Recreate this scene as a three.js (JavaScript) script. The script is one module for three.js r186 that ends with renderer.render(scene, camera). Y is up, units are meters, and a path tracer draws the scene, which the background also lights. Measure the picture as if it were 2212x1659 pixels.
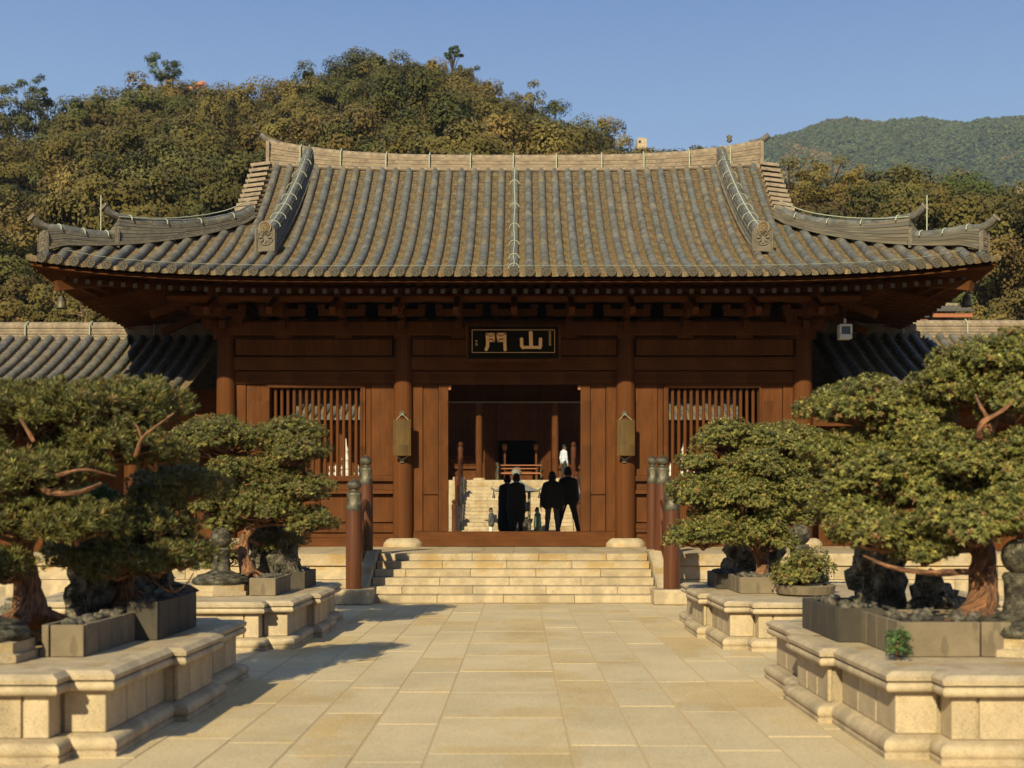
import * as THREE from 'three';
import { RoundedBoxGeometry } from 'three/addons/geometries/RoundedBoxGeometry.js';
import { mergeGeometries, mergeVertices, toCreasedNormals } from 'three/addons/utils/BufferGeometryUtils.js';
import { MarchingCubes } from 'three/addons/objects/MarchingCubes.js';

// ---------------------------------------------------------------- camera, sky, sun, exposure
const F = 2744, U0 = 1123, V0 = 1107, EYE = 1.535;      // focal length and vanishing point of a 2212 x 1659 picture; eye height
const EXPO = 2.0;
const scene = new THREE.Scene();
const camera = new THREE.PerspectiveCamera(2 * Math.atan(829.5 / F) * 180 / Math.PI, 4 / 3, 0.1, 6000);
camera.position.set(0, EYE, 0);
camera.setViewOffset(2212, 1659, 1106 - U0, 829.5 - V0, 2212, 1659);
camera.focus = 24; camera.userData.fStop = 2.0;
const renderer = new THREE.WebGLRenderer();
renderer.toneMapping = THREE.LinearToneMapping;
renderer.toneMappingExposure = EXPO;
renderer.shadowMap.enabled = true;

{ // clear autumn sky: paler towards the horizon, deeper towards the zenith
  const w = 128, h = 360, data = new Float32Array(w * h * 4);
  const stops = [[-90, .30, .27, .22], [-2, .40, .40, .38], [0, .50, .57, .64], [10, .37, .50, .69], [16, .265, .41, .65], [22.5, .165, .285, .56], [40, .19, .31, .58], [90, .18, .285, .54]];
  for (let j = 0; j < h; j++) {
    const e = (j + .5) / h * 180 - 90;
    let k = 0; while (k < stops.length - 2 && e > stops[k + 1][0]) k++;
    const a = stops[k], b = stops[k + 1], t = Math.min(1, Math.max(0, (e - a[0]) / (b[0] - a[0])));
    for (let i = 0; i < w; i++) { const o = (j * w + i) * 4; for (let c = 0; c < 3; c++) data[o + c] = (a[c + 1] + (b[c + 1] - a[c + 1]) * t) / EXPO; data[o + 3] = 1; }
  }
  const t = new THREE.DataTexture(data, w, h, THREE.RGBAFormat, THREE.FloatType);
  t.mapping = THREE.EquirectangularReflectionMapping; t.magFilter = t.minFilter = THREE.LinearFilter; t.needsUpdate = true;
  scene.background = t; scene.environment = t;
}
const sun = new THREE.DirectionalLight(new THREE.Color().setRGB(1, .915, .615), 4.1);
sun.name = 'sun'; sun.position.set(-.55 * 60, 60, 1.76 * 60 - 25); sun.target.position.set(0, 0, -25); sun.castShadow = true; sun.shadow.radius = 1.3;
Object.assign(sun.shadow.camera, { left: -60, right: 60, top: 60, bottom: -60, near: 1, far: 400 });
scene.add(sun, sun.target);
scene.fog = new THREE.FogExp2(new THREE.Color().setRGB(.55, .7, .95), 0.00011);

// ---------------------------------------------------------------- helpers
let seed = 7;
function srand(s) { seed = s | 0; }
function rnd() { seed = (seed + 0x6d2b79f5) | 0; let t = Math.imul(seed ^ (seed >>> 15), 1 | seed); t = (t + Math.imul(t ^ (t >>> 7), 61 | t)) ^ t; return ((t ^ (t >>> 14)) >>> 0) / 4294967296; }
const rr = (a, b) => a + (b - a) * rnd();
const V3 = (x, y, z) => new THREE.Vector3(x, y, z);
const W = (u, v, z) => V3((u - U0) / F * z, EYE - (v - V0) / F * z, -z);   // the point seen at u, v that stands z metres away
const lerp = THREE.MathUtils.lerp, clamp = THREE.MathUtils.clamp, sstep = THREE.MathUtils.smoothstep;
const hash2 = (x, y, s) => { let n = Math.imul(x, 374761393) + Math.imul(y, 668265263) + Math.imul(s, 974634529) | 0; n = Math.imul(n ^ (n >>> 13), 1274126177); return ((n ^ (n >>> 16)) >>> 0) / 4294967296; };
function vnoise(x, y, per, s) { // value noise that repeats after per cells
  const xi = Math.floor(x), yi = Math.floor(y), fx = x - xi, fy = y - yi, m = (a) => ((a % per) + per) % per;
  const u = fx * fx * (3 - 2 * fx), v = fy * fy * (3 - 2 * fy);
  return lerp(lerp(hash2(m(xi), m(yi), s), hash2(m(xi + 1), m(yi), s), u), lerp(hash2(m(xi), m(yi + 1), s), hash2(m(xi + 1), m(yi + 1), s), u), v);
}
const fbm = (x, y, per, s, oct = 4) => { let a = .5, t = 0, n = 0; for (let i = 0; i < oct; i++) { t += a * vnoise(x, y, per, s + i); n += a; a *= .5; x *= 2; y *= 2; per *= 2; } return t / n; };
const h3 = (x, y, z, s) => hash2(x + z * 57, y - z * 131, s);
function noise3(x, y, z, s = 1) {
  const xi = Math.floor(x), yi = Math.floor(y), zi = Math.floor(z), f = [x - xi, y - yi, z - zi].map((t) => t * t * (3 - 2 * t));
  const c = (a, b, d) => h3(xi + a, yi + b, zi + d, s);
  return lerp(lerp(lerp(c(0, 0, 0), c(1, 0, 0), f[0]), lerp(c(0, 1, 0), c(1, 1, 0), f[0]), f[1]), lerp(lerp(c(0, 0, 1), c(1, 0, 1), f[0]), lerp(c(0, 1, 1), c(1, 1, 1), f[0]), f[1]), f[2]);
}
const names = {};
function uniq(n) { if (names[n] === undefined) { names[n] = 0; return n; } return n + '_' + String(++names[n]).padStart(3, '0'); }
const ORG = new Map();
function thing(name, label, category, base, group) {
  const o = new THREE.Group(); o.name = uniq(name); o.position.copy(base); o.userData = { label, category };
  if (group) o.userData.group = group;
  scene.add(o); ORG.set(o, base.clone()); return o;
}
function setting(name, base = V3(0, 0, 0), label) { const o = new THREE.Group(); o.name = uniq(name); o.position.copy(base); o.userData = { kind: 'structure' }; if (label) o.userData.label = label; scene.add(o); ORG.set(o, base.clone()); return o; }
function add(par, name, geo, m, label) { // geo in world coordinates
  const g = ORG.get(par), o = new THREE.Mesh(geo, m); geo.translate(-g.x, -g.y, -g.z);
  o.name = name; o.castShadow = o.receiveShadow = true; if (label) o.userData.label = label;
  par.add(o); ORG.set(o, g); return o;
}
function put(par, name, geo, m, pos, rot) { // a shared geometry placed at a world position
  const g = par ? ORG.get(par) : V3(0, 0, 0), o = new THREE.Mesh(geo, m); o.position.set(pos.x - g.x, pos.y - g.y, pos.z - g.z);
  if (rot) o.rotation.set(...rot); o.name = name; o.castShadow = o.receiveShadow = true; (par ?? scene).add(o); ORG.set(o, g); return o;
}
function uvm(g, s = 1) { // box-mapped uv in metres
  const h = g.index ? g.toNonIndexed() : g, p = h.attributes.position, n = p.count, uv = new Float32Array(n * 2), a = V3(), b = V3(), c = V3();
  for (let i = 0; i < n; i += 3) {
    a.fromBufferAttribute(p, i); b.fromBufferAttribute(p, i + 1).sub(a); c.fromBufferAttribute(p, i + 2).sub(a); b.cross(c);
    const x = Math.abs(b.x), y = Math.abs(b.y), z = Math.abs(b.z);
    for (let k = i; k < i + 3; k++) { const X = p.getX(k), Y = p.getY(k), Z = p.getZ(k); const q = x >= y && x >= z ? [Z, Y] : y >= z ? [X, Z] : [X, Y]; uv[k * 2] = q[0] * s; uv[k * 2 + 1] = q[1] * s; }
  }
  h.setAttribute('uv', new THREE.BufferAttribute(uv, 2)); return h;
}
const mg = (l) => mergeGeometries(l.map((g) => { const h = g.index ? g.toNonIndexed() : g; for (const k of Object.keys(h.attributes)) if (!['position', 'normal', 'uv'].includes(k)) h.deleteAttribute(k); return h; }), false);
const box = (w, h, d, x, y, z) => uvm(new THREE.BoxGeometry(w, h, d).translate(x, y, z));
const cbox = (w, h, d, c, x = 0, y = 0, z = 0) => uvm(new RoundedBoxGeometry(w, h, d, 1, Math.min(c, w / 2.1, h / 2.1, d / 2.1)).translate(x, y, z));
const bx = (x0, x1, y0, y1, z0, z1, c = 0) => c ? cbox(x1 - x0, y1 - y0, Math.abs(z1 - z0), c, (x0 + x1) / 2, (y0 + y1) / 2, -(z0 + z1) / 2) : box(x1 - x0, y1 - y0, Math.abs(z1 - z0), (x0 + x1) / 2, (y0 + y1) / 2, -(z0 + z1) / 2); // z as distance from the camera
function tube(pts, rad, seg = 6, rough = 0, caps = true, s = 3) { // tapering tube through points
  const n = pts.length, pos = [], uv = [], idx = [], T = V3(), N = V3(0, 0, 1), B = V3(); let len = 0;
  const r = (i) => typeof rad === 'number' ? rad : typeof rad === 'function' ? rad(i / (n - 1)) : rad[i];
  T.subVectors(pts[1], pts[0]).normalize(); if (Math.abs(T.z) > .9) N.set(0, 1, 0);
  for (let i = 0; i < n; i++) {
    T.subVectors(pts[Math.min(n - 1, i + 1)], pts[Math.max(0, i - 1)]).normalize(); N.addScaledVector(T, -N.dot(T)).normalize(); B.crossVectors(T, N);
    if (i) len += pts[i].distanceTo(pts[i - 1]);
    for (let k = 0; k <= seg; k++) {
      const a = k / seg * Math.PI * 2, kk = k % seg; let R = r(i);
      const dx = N.x * Math.cos(a) + B.x * Math.sin(a), dy = N.y * Math.cos(a) + B.y * Math.sin(a), dz = N.z * Math.cos(a) + B.z * Math.sin(a);
      if (rough) R *= 1 + rough * (noise3(pts[i].x * 9 + Math.cos(kk / seg * 6.283) * 1.7, pts[i].y * 9, pts[i].z * 9 + Math.sin(kk / seg * 6.283) * 1.7, s) - .45) * 2;
      pos.push(pts[i].x + dx * R, pts[i].y + dy * R, pts[i].z + dz * R); uv.push(k / seg * 6.28 * r(i), len);
      if (i && k) { const a1 = i * (seg + 1) + k, b1 = a1 - seg - 1; idx.push(b1 - 1, a1 - 1, a1, b1 - 1, a1, b1); }
    }
  }
  if (caps) for (const [e, rev] of [[0, 1], [n - 1, 0]]) { const c = pos.length / 3; pos.push(pts[e].x, pts[e].y, pts[e].z); uv.push(0, 0); for (let k = 0; k < seg; k++) { const p = e * (seg + 1) + k; rev ? idx.push(c, p, p + 1) : idx.push(c, p + 1, p); } }
  const g = new THREE.BufferGeometry(); g.setAttribute('position', new THREE.Float32BufferAttribute(pos, 3)); g.setAttribute('uv', new THREE.Float32BufferAttribute(uv, 2)); g.setIndex(idx);
  g.computeVertexNormals();
  return g;
}
const curve = (pts, n) => new THREE.CatmullRomCurve3(pts).getPoints(n);
const lathe = (prof, seg, x, y, z) => { const g = new THREE.LatheGeometry(prof.map(([r, h]) => new THREE.Vector2(Math.max(r, 1e-4), h)), seg); g.translate(x, y, z); return g; };
const creased = (g, a = .6) => toCreasedNormals(g.index ? g.toNonIndexed() : g, a);
function lump(r, sx, sy, sz, det, amp, s, freq = 1.6) { // an uneven stone
  const g = mergeVertices(new THREE.IcosahedronGeometry(1, det).deleteAttribute('normal').deleteAttribute('uv')), p = g.attributes.position;
  for (let i = 0; i < p.count; i++) { const x = p.getX(i), y = p.getY(i), z = p.getZ(i), k = 1 + amp * (noise3(x * freq + s, y * freq, z * freq, s) * 1.4 + noise3(x * freq * 2.7, y * freq * 2.7 + s, z * freq * 2.7, s + 9) * .6 - 1); p.setXYZ(i, x * r * sx * k, y * r * sy * k, z * r * sz * k); }
  g.computeVertexNormals(); return uvm(g);
}

// ---------------------------------------------------------------- textures and materials
function tex(n, fn, srgb = true) {
  const d = new Uint8Array(n * n * 4);
  for (let y = 0; y < n; y++) for (let x = 0; x < n; x++) { const c = fn(x / n, y / n), o = (y * n + x) * 4; for (let k = 0; k < 3; k++) d[o + k] = clamp(Math.round((Array.isArray(c) ? c[k] : c) * 255), 0, 255); d[o + 3] = 255; }
  const t = new THREE.DataTexture(d, n, n, THREE.RGBAFormat); t.wrapS = t.wrapT = THREE.RepeatWrapping; t.magFilter = THREE.LinearFilter; t.minFilter = THREE.LinearMipmapLinearFilter; t.generateMipmaps = true; t.needsUpdate = true;
  if (srgb) t.colorSpace = THREE.SRGBColorSpace; return t;
}
const rep = (t, k, l = k) => { const c = t.clone(); c.repeat.set(k, l); c.needsUpdate = true; return c; };
const speck = (x, y, n, s) => hash2(Math.floor(x * n), Math.floor(y * n), s);
// granite: crystals with broad cloudy tone
const graniteT = tex(512, (x, y) => { const a = fbm(x * 6, y * 6, 6, 11, 4), s = speck(x, y, 256, 5), q = speck(x, y, 128, 15); const k = .80 + (a - .5) * .26 + (s - .5) * .13 + (q > .94 ? -.11 : 0) + (q < .08 ? .05 : 0), st = sstep(fbm(x * 3, y * 3, 3, 17, 5) + (fbm(x * 26, y * 26, 26, 19, 2) - .5) * .2, .58, .72); return [k * (1 - .03 * st), k * (.985 - .09 * st), k * (.96 - .22 * st)]; });
// paving granite: the same with rusty brown stains that have ragged outlines
const pavingT = tex(1024, (x, y) => {
  const a = fbm(x * 8, y * 8, 8, 31, 4), s = speck(x, y, 512, 6), m = fbm(x * 5, y * 3, 5, 71, 5), f = fbm(x * 40, y * 24, 40, 77, 3);
  const st = sstep(m + (f - .5) * .22, .56, .70) * .8 + sstep(fbm(x * 3, y * 4, 3, 91, 5) + (f - .5) * .16, .60, .70) * .45;
  const k = .86 + (a - .5) * .12 + (s - .5) * .16;
  return [k * (1 - .02 * st), k * (1 - .055 * st), k * (1 - .15 * st) * .98];
});
const woodT = tex(512, (x, y) => { const g = fbm(x * 48, y * 3, 48, 41, 3), f = fbm(x * 160, y * 6, 160, 43, 2), b = fbm(x * 4, y * 2, 4, 44, 3), k = .74 + (g - .5) * .20 + (f - .5) * .14 + (b - .5) * .2; return [k, k * .98, k * .95]; });
const tileT = tex(512, (x, y) => { const a = fbm(x * 5, y * 5, 5, 51, 5), b = fbm(x * 24, y * 24, 24, 53, 3), l = sstep(fbm(x * 9, y * 9, 9, 57, 4), .56, .70), k = .67 + (a - .5) * .26 + (b - .5) * .34; return [k * (1 + .16 * l), k * (1 + .08 * l), k * (1.02 - .10 * l)]; });
const tileWarmT = tex(512, (x, y) => { const a = fbm(x * 7, y * 7, 7, 61, 5), s = fbm(x * 60, y * 20, 60, 63, 2), l = sstep(fbm(x * 12, y * 12, 12, 67, 4), .5, .66), k = .70 + (a - .5) * .35 + (s - .5) * .45; return [k * (1 + .12 * l), k * (1 - .06 * l), k * (1 - .22 * l)]; });
const barkT = tex(512, (x, y) => { const r = fbm(x * 26, y * 6, 26, 81, 4), b = fbm(x * 5, y * 4, 5, 84, 4), k = .62 + (r - .5) * .8 + (b - .5) * .4; return [k * 1.1, k * .98, k * .88]; });
const rockT = tex(512, (x, y) => { const a = fbm(x * 5, y * 5, 5, 101, 6), b = fbm(x * 30, y * 30, 30, 103, 3), k = .55 + (a - .5) * .9 + (b - .5) * .5; return [k, k, k * .98]; });
const soilT = tex(256, (x, y) => { const a = fbm(x * 20, y * 20, 20, 111, 4), k = .3 + a * .8; return [k, k * .9, k * .8]; });
const concT = tex(512, (x, y) => { const a = fbm(x * 4, y * 4, 4, 121, 5), s = speck(x, y, 256, 7), d = sstep(fbm(x * 14, y * 5, 14, 125, 3), .6, .75), k = .78 + (a - .5) * .35 + (s - .5) * .1 - d * .12; return [k, k * .98, k * .96]; });
const mats = {};
function mat(name, rgb, o = {}) { const m = new THREE.MeshPhysicalMaterial({ roughness: .8, ...o }); m.name = name; m.color.setRGB(...rgb); mats[name] = m; return m; }
const M = {
  stone: mat('granite', [.555, .430, .272], { map: graniteT, bumpMap: graniteT, bumpScale: .003, roughness: .86 }),
  stoneB: mat('granite_pale', [.58, .452, .288], { map: graniteT, bumpMap: graniteT, bumpScale: .003, roughness: .86 }),
  stoneC: mat('granite_dull', [.505, .39, .242], { map: rep(graniteT, .8), bumpMap: graniteT, bumpScale: .003, roughness: .88 }),
  joint: mat('joint_sand', [.40, .28, .14], { roughness: 1 }),
  wood: mat('stained_timber', [.152, .0545, .0168], { map: woodT, bumpMap: woodT, bumpScale: .002, roughness: .75, specularIntensity: .15 }),
  woodH: mat('stained_timber_lying', [.152, .0545, .0168], { map: (() => { const t = woodT.clone(); t.rotation = Math.PI / 2; t.needsUpdate = true; return t; })(), roughness: .75, specularIntensity: .15 }),
  woodMid: mat('lying_beam', [.152, .0545, .0168], { map: (() => { const t = woodT.clone(); t.rotation = Math.PI / 2; t.needsUpdate = true; return t; })(), roughness: .8, specularIntensity: .1 }),
  woodDark: mat('rough_timber', [.148, .053, .0164], { map: woodT, roughness: .8, specularIntensity: .1 }),
  lacquer: mat('polished_post', [.135, .045, .017], { map: woodT, roughness: .38, specularIntensity: .6 }),
  bronze: mat('aged_bronze', [.20, .16, .095], { map: rockT, roughness: .6, metalness: .25 }),
  tube: mat('clay_tile', [.215, .192, .148], { map: rep(tileT, .55), bumpMap: tileT, bumpScale: .004, roughness: .78 }),
  tube2: mat('clay_tile_weathered', [.235, .20, .145], { map: rep(tileT, .5), bumpMap: tileT, bumpScale: .004, roughness: .82 }),
  tube3: mat('clay_tile_bluish', [.20, .19, .16], { map: rep(tileT, .6), bumpMap: tileT, bumpScale: .004, roughness: .78 }),
  pan: mat('pan_tile', [.315, .238, .128], { map: rep(tileWarmT, 2), roughness: .88 }),
  ridge: mat('ridge_tile', [.35, .265, .18], { map: rep(concT, 2.2), roughness: .88 }),
  ridgeDark: mat('ridge_tile_grey', [.20, .165, .115], { map: rep(concT, 2), roughness: .82 }),
  discDark: mat('eave_disc_clay', [.15, .118, .075], { map: rep(tileT, 2), roughness: .8 }),
  rafterEnd: mat('rafter_end_paint', [.085, .072, .05], { roughness: .9 }),
  cord: mat('pale_cord', [.36, .37, .25], { roughness: .7 }),
  gold: mat('gold_paint', [.86, .45, .14], { roughness: .55 }),
  board: mat('sign_black', [.010, .008, .004], { roughness: .95, specularIntensity: .1 }),
  tablet: mat('bamboo_tablet', [.150, .088, .028], { map: woodT, roughness: .65, specularIntensity: .25 }),
  bark: mat('bark', [.37, .20, .10], { map: rep(barkT, 3), bumpMap: rep(barkT, 3), bumpScale: .012, roughness: .95 }),
  barkDark: mat('bark_b', [.35, .19, .095], { map: rep(barkT, 3), bumpMap: rep(barkT, 3), bumpScale: .012, roughness: .95 }),
  rock: mat('scholar_rock', [.36, .30, .215], { map: rep(rockT, 2), bumpMap: rep(rockT, 2), bumpScale: .01, roughness: .85 }),
  rockDark: mat('dark_rock', [.32, .265, .19], { map: rep(rockT, 2), bumpMap: rep(rockT, 2), bumpScale: .02, roughness: .95, specularIntensity: .15 }),
  pebble: mat('pale_pebble', [.75, .60, .42], { map: rockT, roughness: .8 }),
  polished: mat('polished_stone', [.19, .16, .11], { map: rep(rockT, 4), bumpMap: rep(rockT, 6), bumpScale: .006, roughness: .55, specularIntensity: .25 }),
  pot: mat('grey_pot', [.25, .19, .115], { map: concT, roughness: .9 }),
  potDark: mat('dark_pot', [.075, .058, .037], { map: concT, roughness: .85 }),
  soil: mat('soil', [.07, .05, .03], { map: soilT, roughness: 1 }),
  marble: mat('white_marble', [.80, .76, .66], { map: graniteT, roughness: .6 }),
  grey: mat('grey_granite', [.26, .255, .22], { map: graniteT, roughness: .8 }),
  white: mat('white_paint', [.5, .5, .46], { roughness: .5 }),
  black: mat('black_glass', [.02, .022, .024], { roughness: .2 }),
  redwood: mat('red_fascia', [.26, .08, .025], { roughness: .7 }),
  interior: mat('inner_timber', [.148, .053, .0164], { map: woodT, roughness: .9 }),
  terrain: mat('hill_soil', [.045, .038, .016], { map: rep(soilT, .2), roughness: 1 }),
  farhill: mat('far_hill_scrub', [.065, .072, .032], { map: rep(soilT, .02), roughness: 1 }),
  lawn: mat('lawn_grass', [.085, .10, .03], { map: rep(soilT, .9), bumpMap: rep(soilT, 2), bumpScale: .02, roughness: 1 }),
  earth: mat('earth', [.34, .27, .18], { map: rep(soilT, .3), roughness: 1 }),
};
const tubes = [M.tube, M.tube, M.tube2, M.tube3];
// ---------------------------------------------------------------- ground and paving
const XA = -.12;                       // axis of the gate
const P = .78;                         // height of the gate's platform
{
  const g = new THREE.PlaneGeometry(9000, 9000, 1, 1).rotateX(-Math.PI / 2).translate(0, -.05, -1000);
  const o = put(null, 'ground', uvm(g), M.earth, V3(0, 0, 0)); o.userData = { kind: 'structure' };
  const c = setting('courtyard', V3(0, 0, -10), 'pale granite courtyard paved in long slabs with rusty brown stains');
  add(c, 'joint_bed', bx(-6.6, 6.4, -.04, -.004, -2, 23), M.joint);
  const slabM = [[.627, .468, .270], [.635, .474, .275], [.618, .459, .263], [.627, .468, .272], [.637, .475, .271], [.62, .462, .265]].map((k, i) => {
    const t = rep(pavingT, .24); t.offset.set((i % 2) * .37, (i % 2) * .61);
    return mat('paving_' + i, k, { map: t, bumpMap: rep(graniteT, 1), bumpScale: .0025, roughness: .84 });
  });
  srand(21);
  const strips = [[-.587, .33]];
  for (let k = 0; k < 5; k++) { strips.push([.33 + k * .455, .785 + k * .455]); strips.push([-.587 - (k + 1) * .455, -.587 - k * .455]); }
  for (const [a, b] of strips) for (let z = 4.6 + rr(0, 1.2), n = 0; z < 21.46; n++) {
    const l = Math.min(21.47, z + rr(1.25, 1.75)), e = l > 20.9 ? 21.47 : l;
    const j = .008, dy = rr(-.0016, .0016);
    add(c, 'paving_slab', bx(a + j, b - j, -.03, dy, z + j, e - j, .004), slabM[Math.floor(rnd() * 6)]);
    z = e;
  }
  // the paving beyond the middle strips, and what lies behind the camera, laid the same way
  const side = [[], [], []];
  for (const s of [-1, 1]) for (let k = 0; k < 4; k++) { const a = s < 0 ? -2.862 - (k + 1) * .91 : 2.605 + k * .91; for (let z = -2 + rr(0, 1); z < 22.9; z += 1.9) side[k % 3].push(bx(a + .006, a + .904, -.03, rr(-.002, .002), z + .006, Math.min(22.95, z + 1.894))); }
  for (let a = -2.862; a < 2.5; a += .91) for (let z = -2; z < 4.5; z += 1.65) side[1].push(bx(a + .006, a + .904, -.03, 0, z + .006, z + 1.644));
  side.forEach((l, i) => { const o = add(c, 'side_paving', mg(l), slabM[i * 2]); o.userData.kind = 'stuff'; });
  for (const s of [-1, 1]) { const l = [], a = s < 0 ? -26 : 6.28, b = s < 0 ? -6.54 : 26; for (let z = 18.2; z < 26; z += 1.6) for (let x = a; x < b - .2; x += 1.6) l.push(bx(x + .006, Math.min(b, x + 1.594), -.03, 0, z + .006, z + 1.594)); add(c, 'corridor_paving', mg(l), slabM[2]).userData.kind = 'stuff'; const w = put(null, 'lawn', uvm(new THREE.PlaneGeometry(20, 22).rotateX(-Math.PI / 2)), M.lawn, V3((s < 0 ? -6.56 : 6.3) + s * 10, -.012, -7.1)); w.userData = { kind: 'structure' }; }
  // the courtyard behind the gate
  const c2 = setting('inner_courtyard', V3(0, 0, -46), 'sunlit inner courtyard behind the gate');
  add(c2, 'paving', bx(-26, 26, -.04, .35, 37.2, 75), M.stoneB);
}

// ---------------------------------------------------------------- platform and steps
{
  const pl = thing('stone_platform', 'pale granite platform carrying the dark timber gate', 'platform', V3(XA, 0, -23.28));
  // front face in two courses of blocks either side of the steps, top flagstones behind
  srand(31);
  const tops = [M.stone, M.stoneB, M.stoneC];
  add(pl, 'core', bx(XA - 9.3, XA + 9.3, -.03, P - .09, 23.5, 37.3), M.stoneC);
  for (const s of [-1, 1]) {
    for (const [y0, y1, pr, len] of [[0, .30, .03, 1.25], [.305, .555, .0, 1.5], [.56, P, .05, 1.1]]) {
      let x = 2.98;
      while (x < 9.2) { const l = Math.min(9.3, x + len * rr(.85, 1.1)), a = XA + s * (x + .004), b = XA + s * (l - .004); add(pl, 'face_block', bx(Math.min(a, b), Math.max(a, b), y0, y1, 23.28 - pr, 23.62, .008), tops[Math.floor(rnd() * 3)]); x = l; }
    }
  }
  for (let k = -9; k < 9; k++) for (const [z0, z1] of [[23.63, 25.2], [25.2, 26.7], [26.7, 28.4]]) { const a = XA + k * 1.02 + (z0 > 25 && z0 < 26 ? .4 : 0); add(pl, 'flagstone', bx(a + .004, a + 1.016, P - .085, P + rr(-.002, .002), z0 + .004, z1 - .004), tops[Math.floor(rnd() * 3)]); }
  add(pl, 'passage_floor', bx(XA - 6.3, XA + 6.3, P - .08, P + .10, 28.45, 36.3), M.stoneC);

  const st = thing('stone_steps', 'broad flight of pale granite steps climbing to the gate', 'steps', V3(XA, 0, -22));
  srand(37);
  const R = P / 6, T = .36;
  for (let i = 0; i < 6; i++) { // each course of blocks is a step
    const z0 = 23.28 - (5 - i) * T - .0, top = (i + 1) * R, s = add(st, 'step', bx(XA - 2.40, XA + 2.40, i * R - .012, top - .012, z0 + .05, z0 + T + .1), M.joint);
    let x = -2.46; const off = i % 2 ? .55 : 1.18; let first = true;
    while (x < 2.45) {
      const l = Math.min(2.46, x + (first ? off : rr(1.12, 1.26))); first = false; const e = 2.46 - l < .25 ? 2.46 : l;
      add(s, 'stone_block', bx(XA + x + .003, XA + e - .003, i * R + .003, top, z0 + rr(-.003, .003), z0 + T + (i === 5 ? .35 : .02), .007), tops[Math.floor(rnd() * 3)]); x = e;
    }
  }
  for (const s of [-1, 1]) { // sloping side stones
    const sh = new THREE.Shape([new THREE.Vector2(21.22, 0), new THREE.Vector2(21.22, .06), new THREE.Vector2(23.2, P + .05), new THREE.Vector2(23.9, P + .05), new THREE.Vector2(23.9, 0)]);
    const g = new THREE.ExtrudeGeometry(sh, { depth: .36, bevelEnabled: true, bevelSize: .012, bevelThickness: .012, bevelSegments: 1 });
    g.rotateY(Math.PI / 2).translate(XA + (s < 0 ? -2.85 : 2.49), 0, 0);
    add(st, 'side_stone', uvm(g), M.stoneB);
    add(st, 'post_block', bx(XA + s * 2.68 - .34, XA + s * 2.68 + .34, 0, .255, 21.0, 21.66, .03), M.stone);
  }
}

// ---------------------------------------------------------------- railing posts and sloping rails
function newel(name, label, x, y, z, h, r) {
  const t = thing(name, label, 'railing post', V3(x, y, -z), 'timber railing posts of the gate steps');
  const c = h - .53;
  add(t, 'shaft', creased(lathe([[r * .97, 0], [r, .03], [r, c * .6], [r * .96, c], [0, c]], 24, x, y, -z)), M.lacquer);
  add(t, 'bronze_cap', creased(lathe([[r * .93, c - .004], [r * .95, c + .005], [r * .95, c + .10], [r * .88, c + .11], [r * .86, c + .24], [r * .9, c + .255], [r * .9, c + .295], [r * .8, c + .31], [r * .5, c + .325], [r * .48, c + .355], [r * .66, c + .37], [r * .84, c + .40], [r * .86, c + .43], [r * .74, c + .475], [r * .42, c + .505], [r * .16, c + .52], [r * .1, c + .545], [0, c + .55]], 24, x, y, -z), .8), M.bronze);
  return t;
}
{
  const at = (u, z) => (u - U0) / F * z;
  const L0 = at(764.8, 21.3), L1 = at(790.6, 23.3), R0 = at(1451, 21.3), R1 = at(1430.5, 23.3), R2 = at(1409, 24.7);
  newel('railing_post', 'brown post with bronze bud cap at the foot of the steps, left side', L0, .255, 21.3, 1.84, .14);
  newel('railing_post', 'brown post with bronze bud cap at the head of the steps, left side', L1, P, 23.3, 1.80, .13);
  newel('railing_post', 'brown post with bronze bud cap at the foot of the steps, right side', R0, .255, 21.3, 1.84, .14);
  newel('railing_post', 'brown post with bronze bud cap at the head of the steps, right side', R1, P, 23.3, 1.80, .14);
  newel('railing_post', 'slim brown post half hidden behind the right head post of the steps', R2, P, 24.7, 1.86, .11);
  for (const [xa, xb, side] of [[L0, L1, 'left'], [R0, R1, 'right']]) {
    const t = thing('stair_railing', 'sloping timber railing between the two ' + side + ' posts of the steps', 'railing', V3(xa, .3, -21.3), 'sloping stair railings');
    const a = V3(xa, .255, -21.3), b = V3(xb, P, -23.3), at2 = (k, h) => a.clone().lerp(b, k).add(V3(0, h, 0));
    add(t, 'handrail', tube([at2(.05, .98), at2(.95, .98)], .055, 10), M.lacquer);
    add(t, 'middle_rail', tube([at2(.05, .62), at2(.95, .62)], .04, 8), M.lacquer);
    add(t, 'bottom_rail', tube([at2(.03, .16), at2(.97, .16)], .05, 8), M.lacquer);
    for (const k of [.35, .65]) add(t, 'strut', tube([at2(k, .16), at2(k, .98)], .035, 8), M.lacquer);
    const q = [at2(.06, .2), at2(.94, .2), at2(.94, .58), at2(.06, .58)], g = new THREE.BufferGeometry(), ps = [];
    for (const d of [-.015, .015]) for (const i of [0, 1, 2, 0, 2, 3]) ps.push(q[i].x + d, q[i].y, q[i].z);
    g.setAttribute('position', new THREE.Float32BufferAttribute(ps, 3)); g.computeVertexNormals(); add(t, 'panel', uvm(g), M.woodDark);
  }
}

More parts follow.
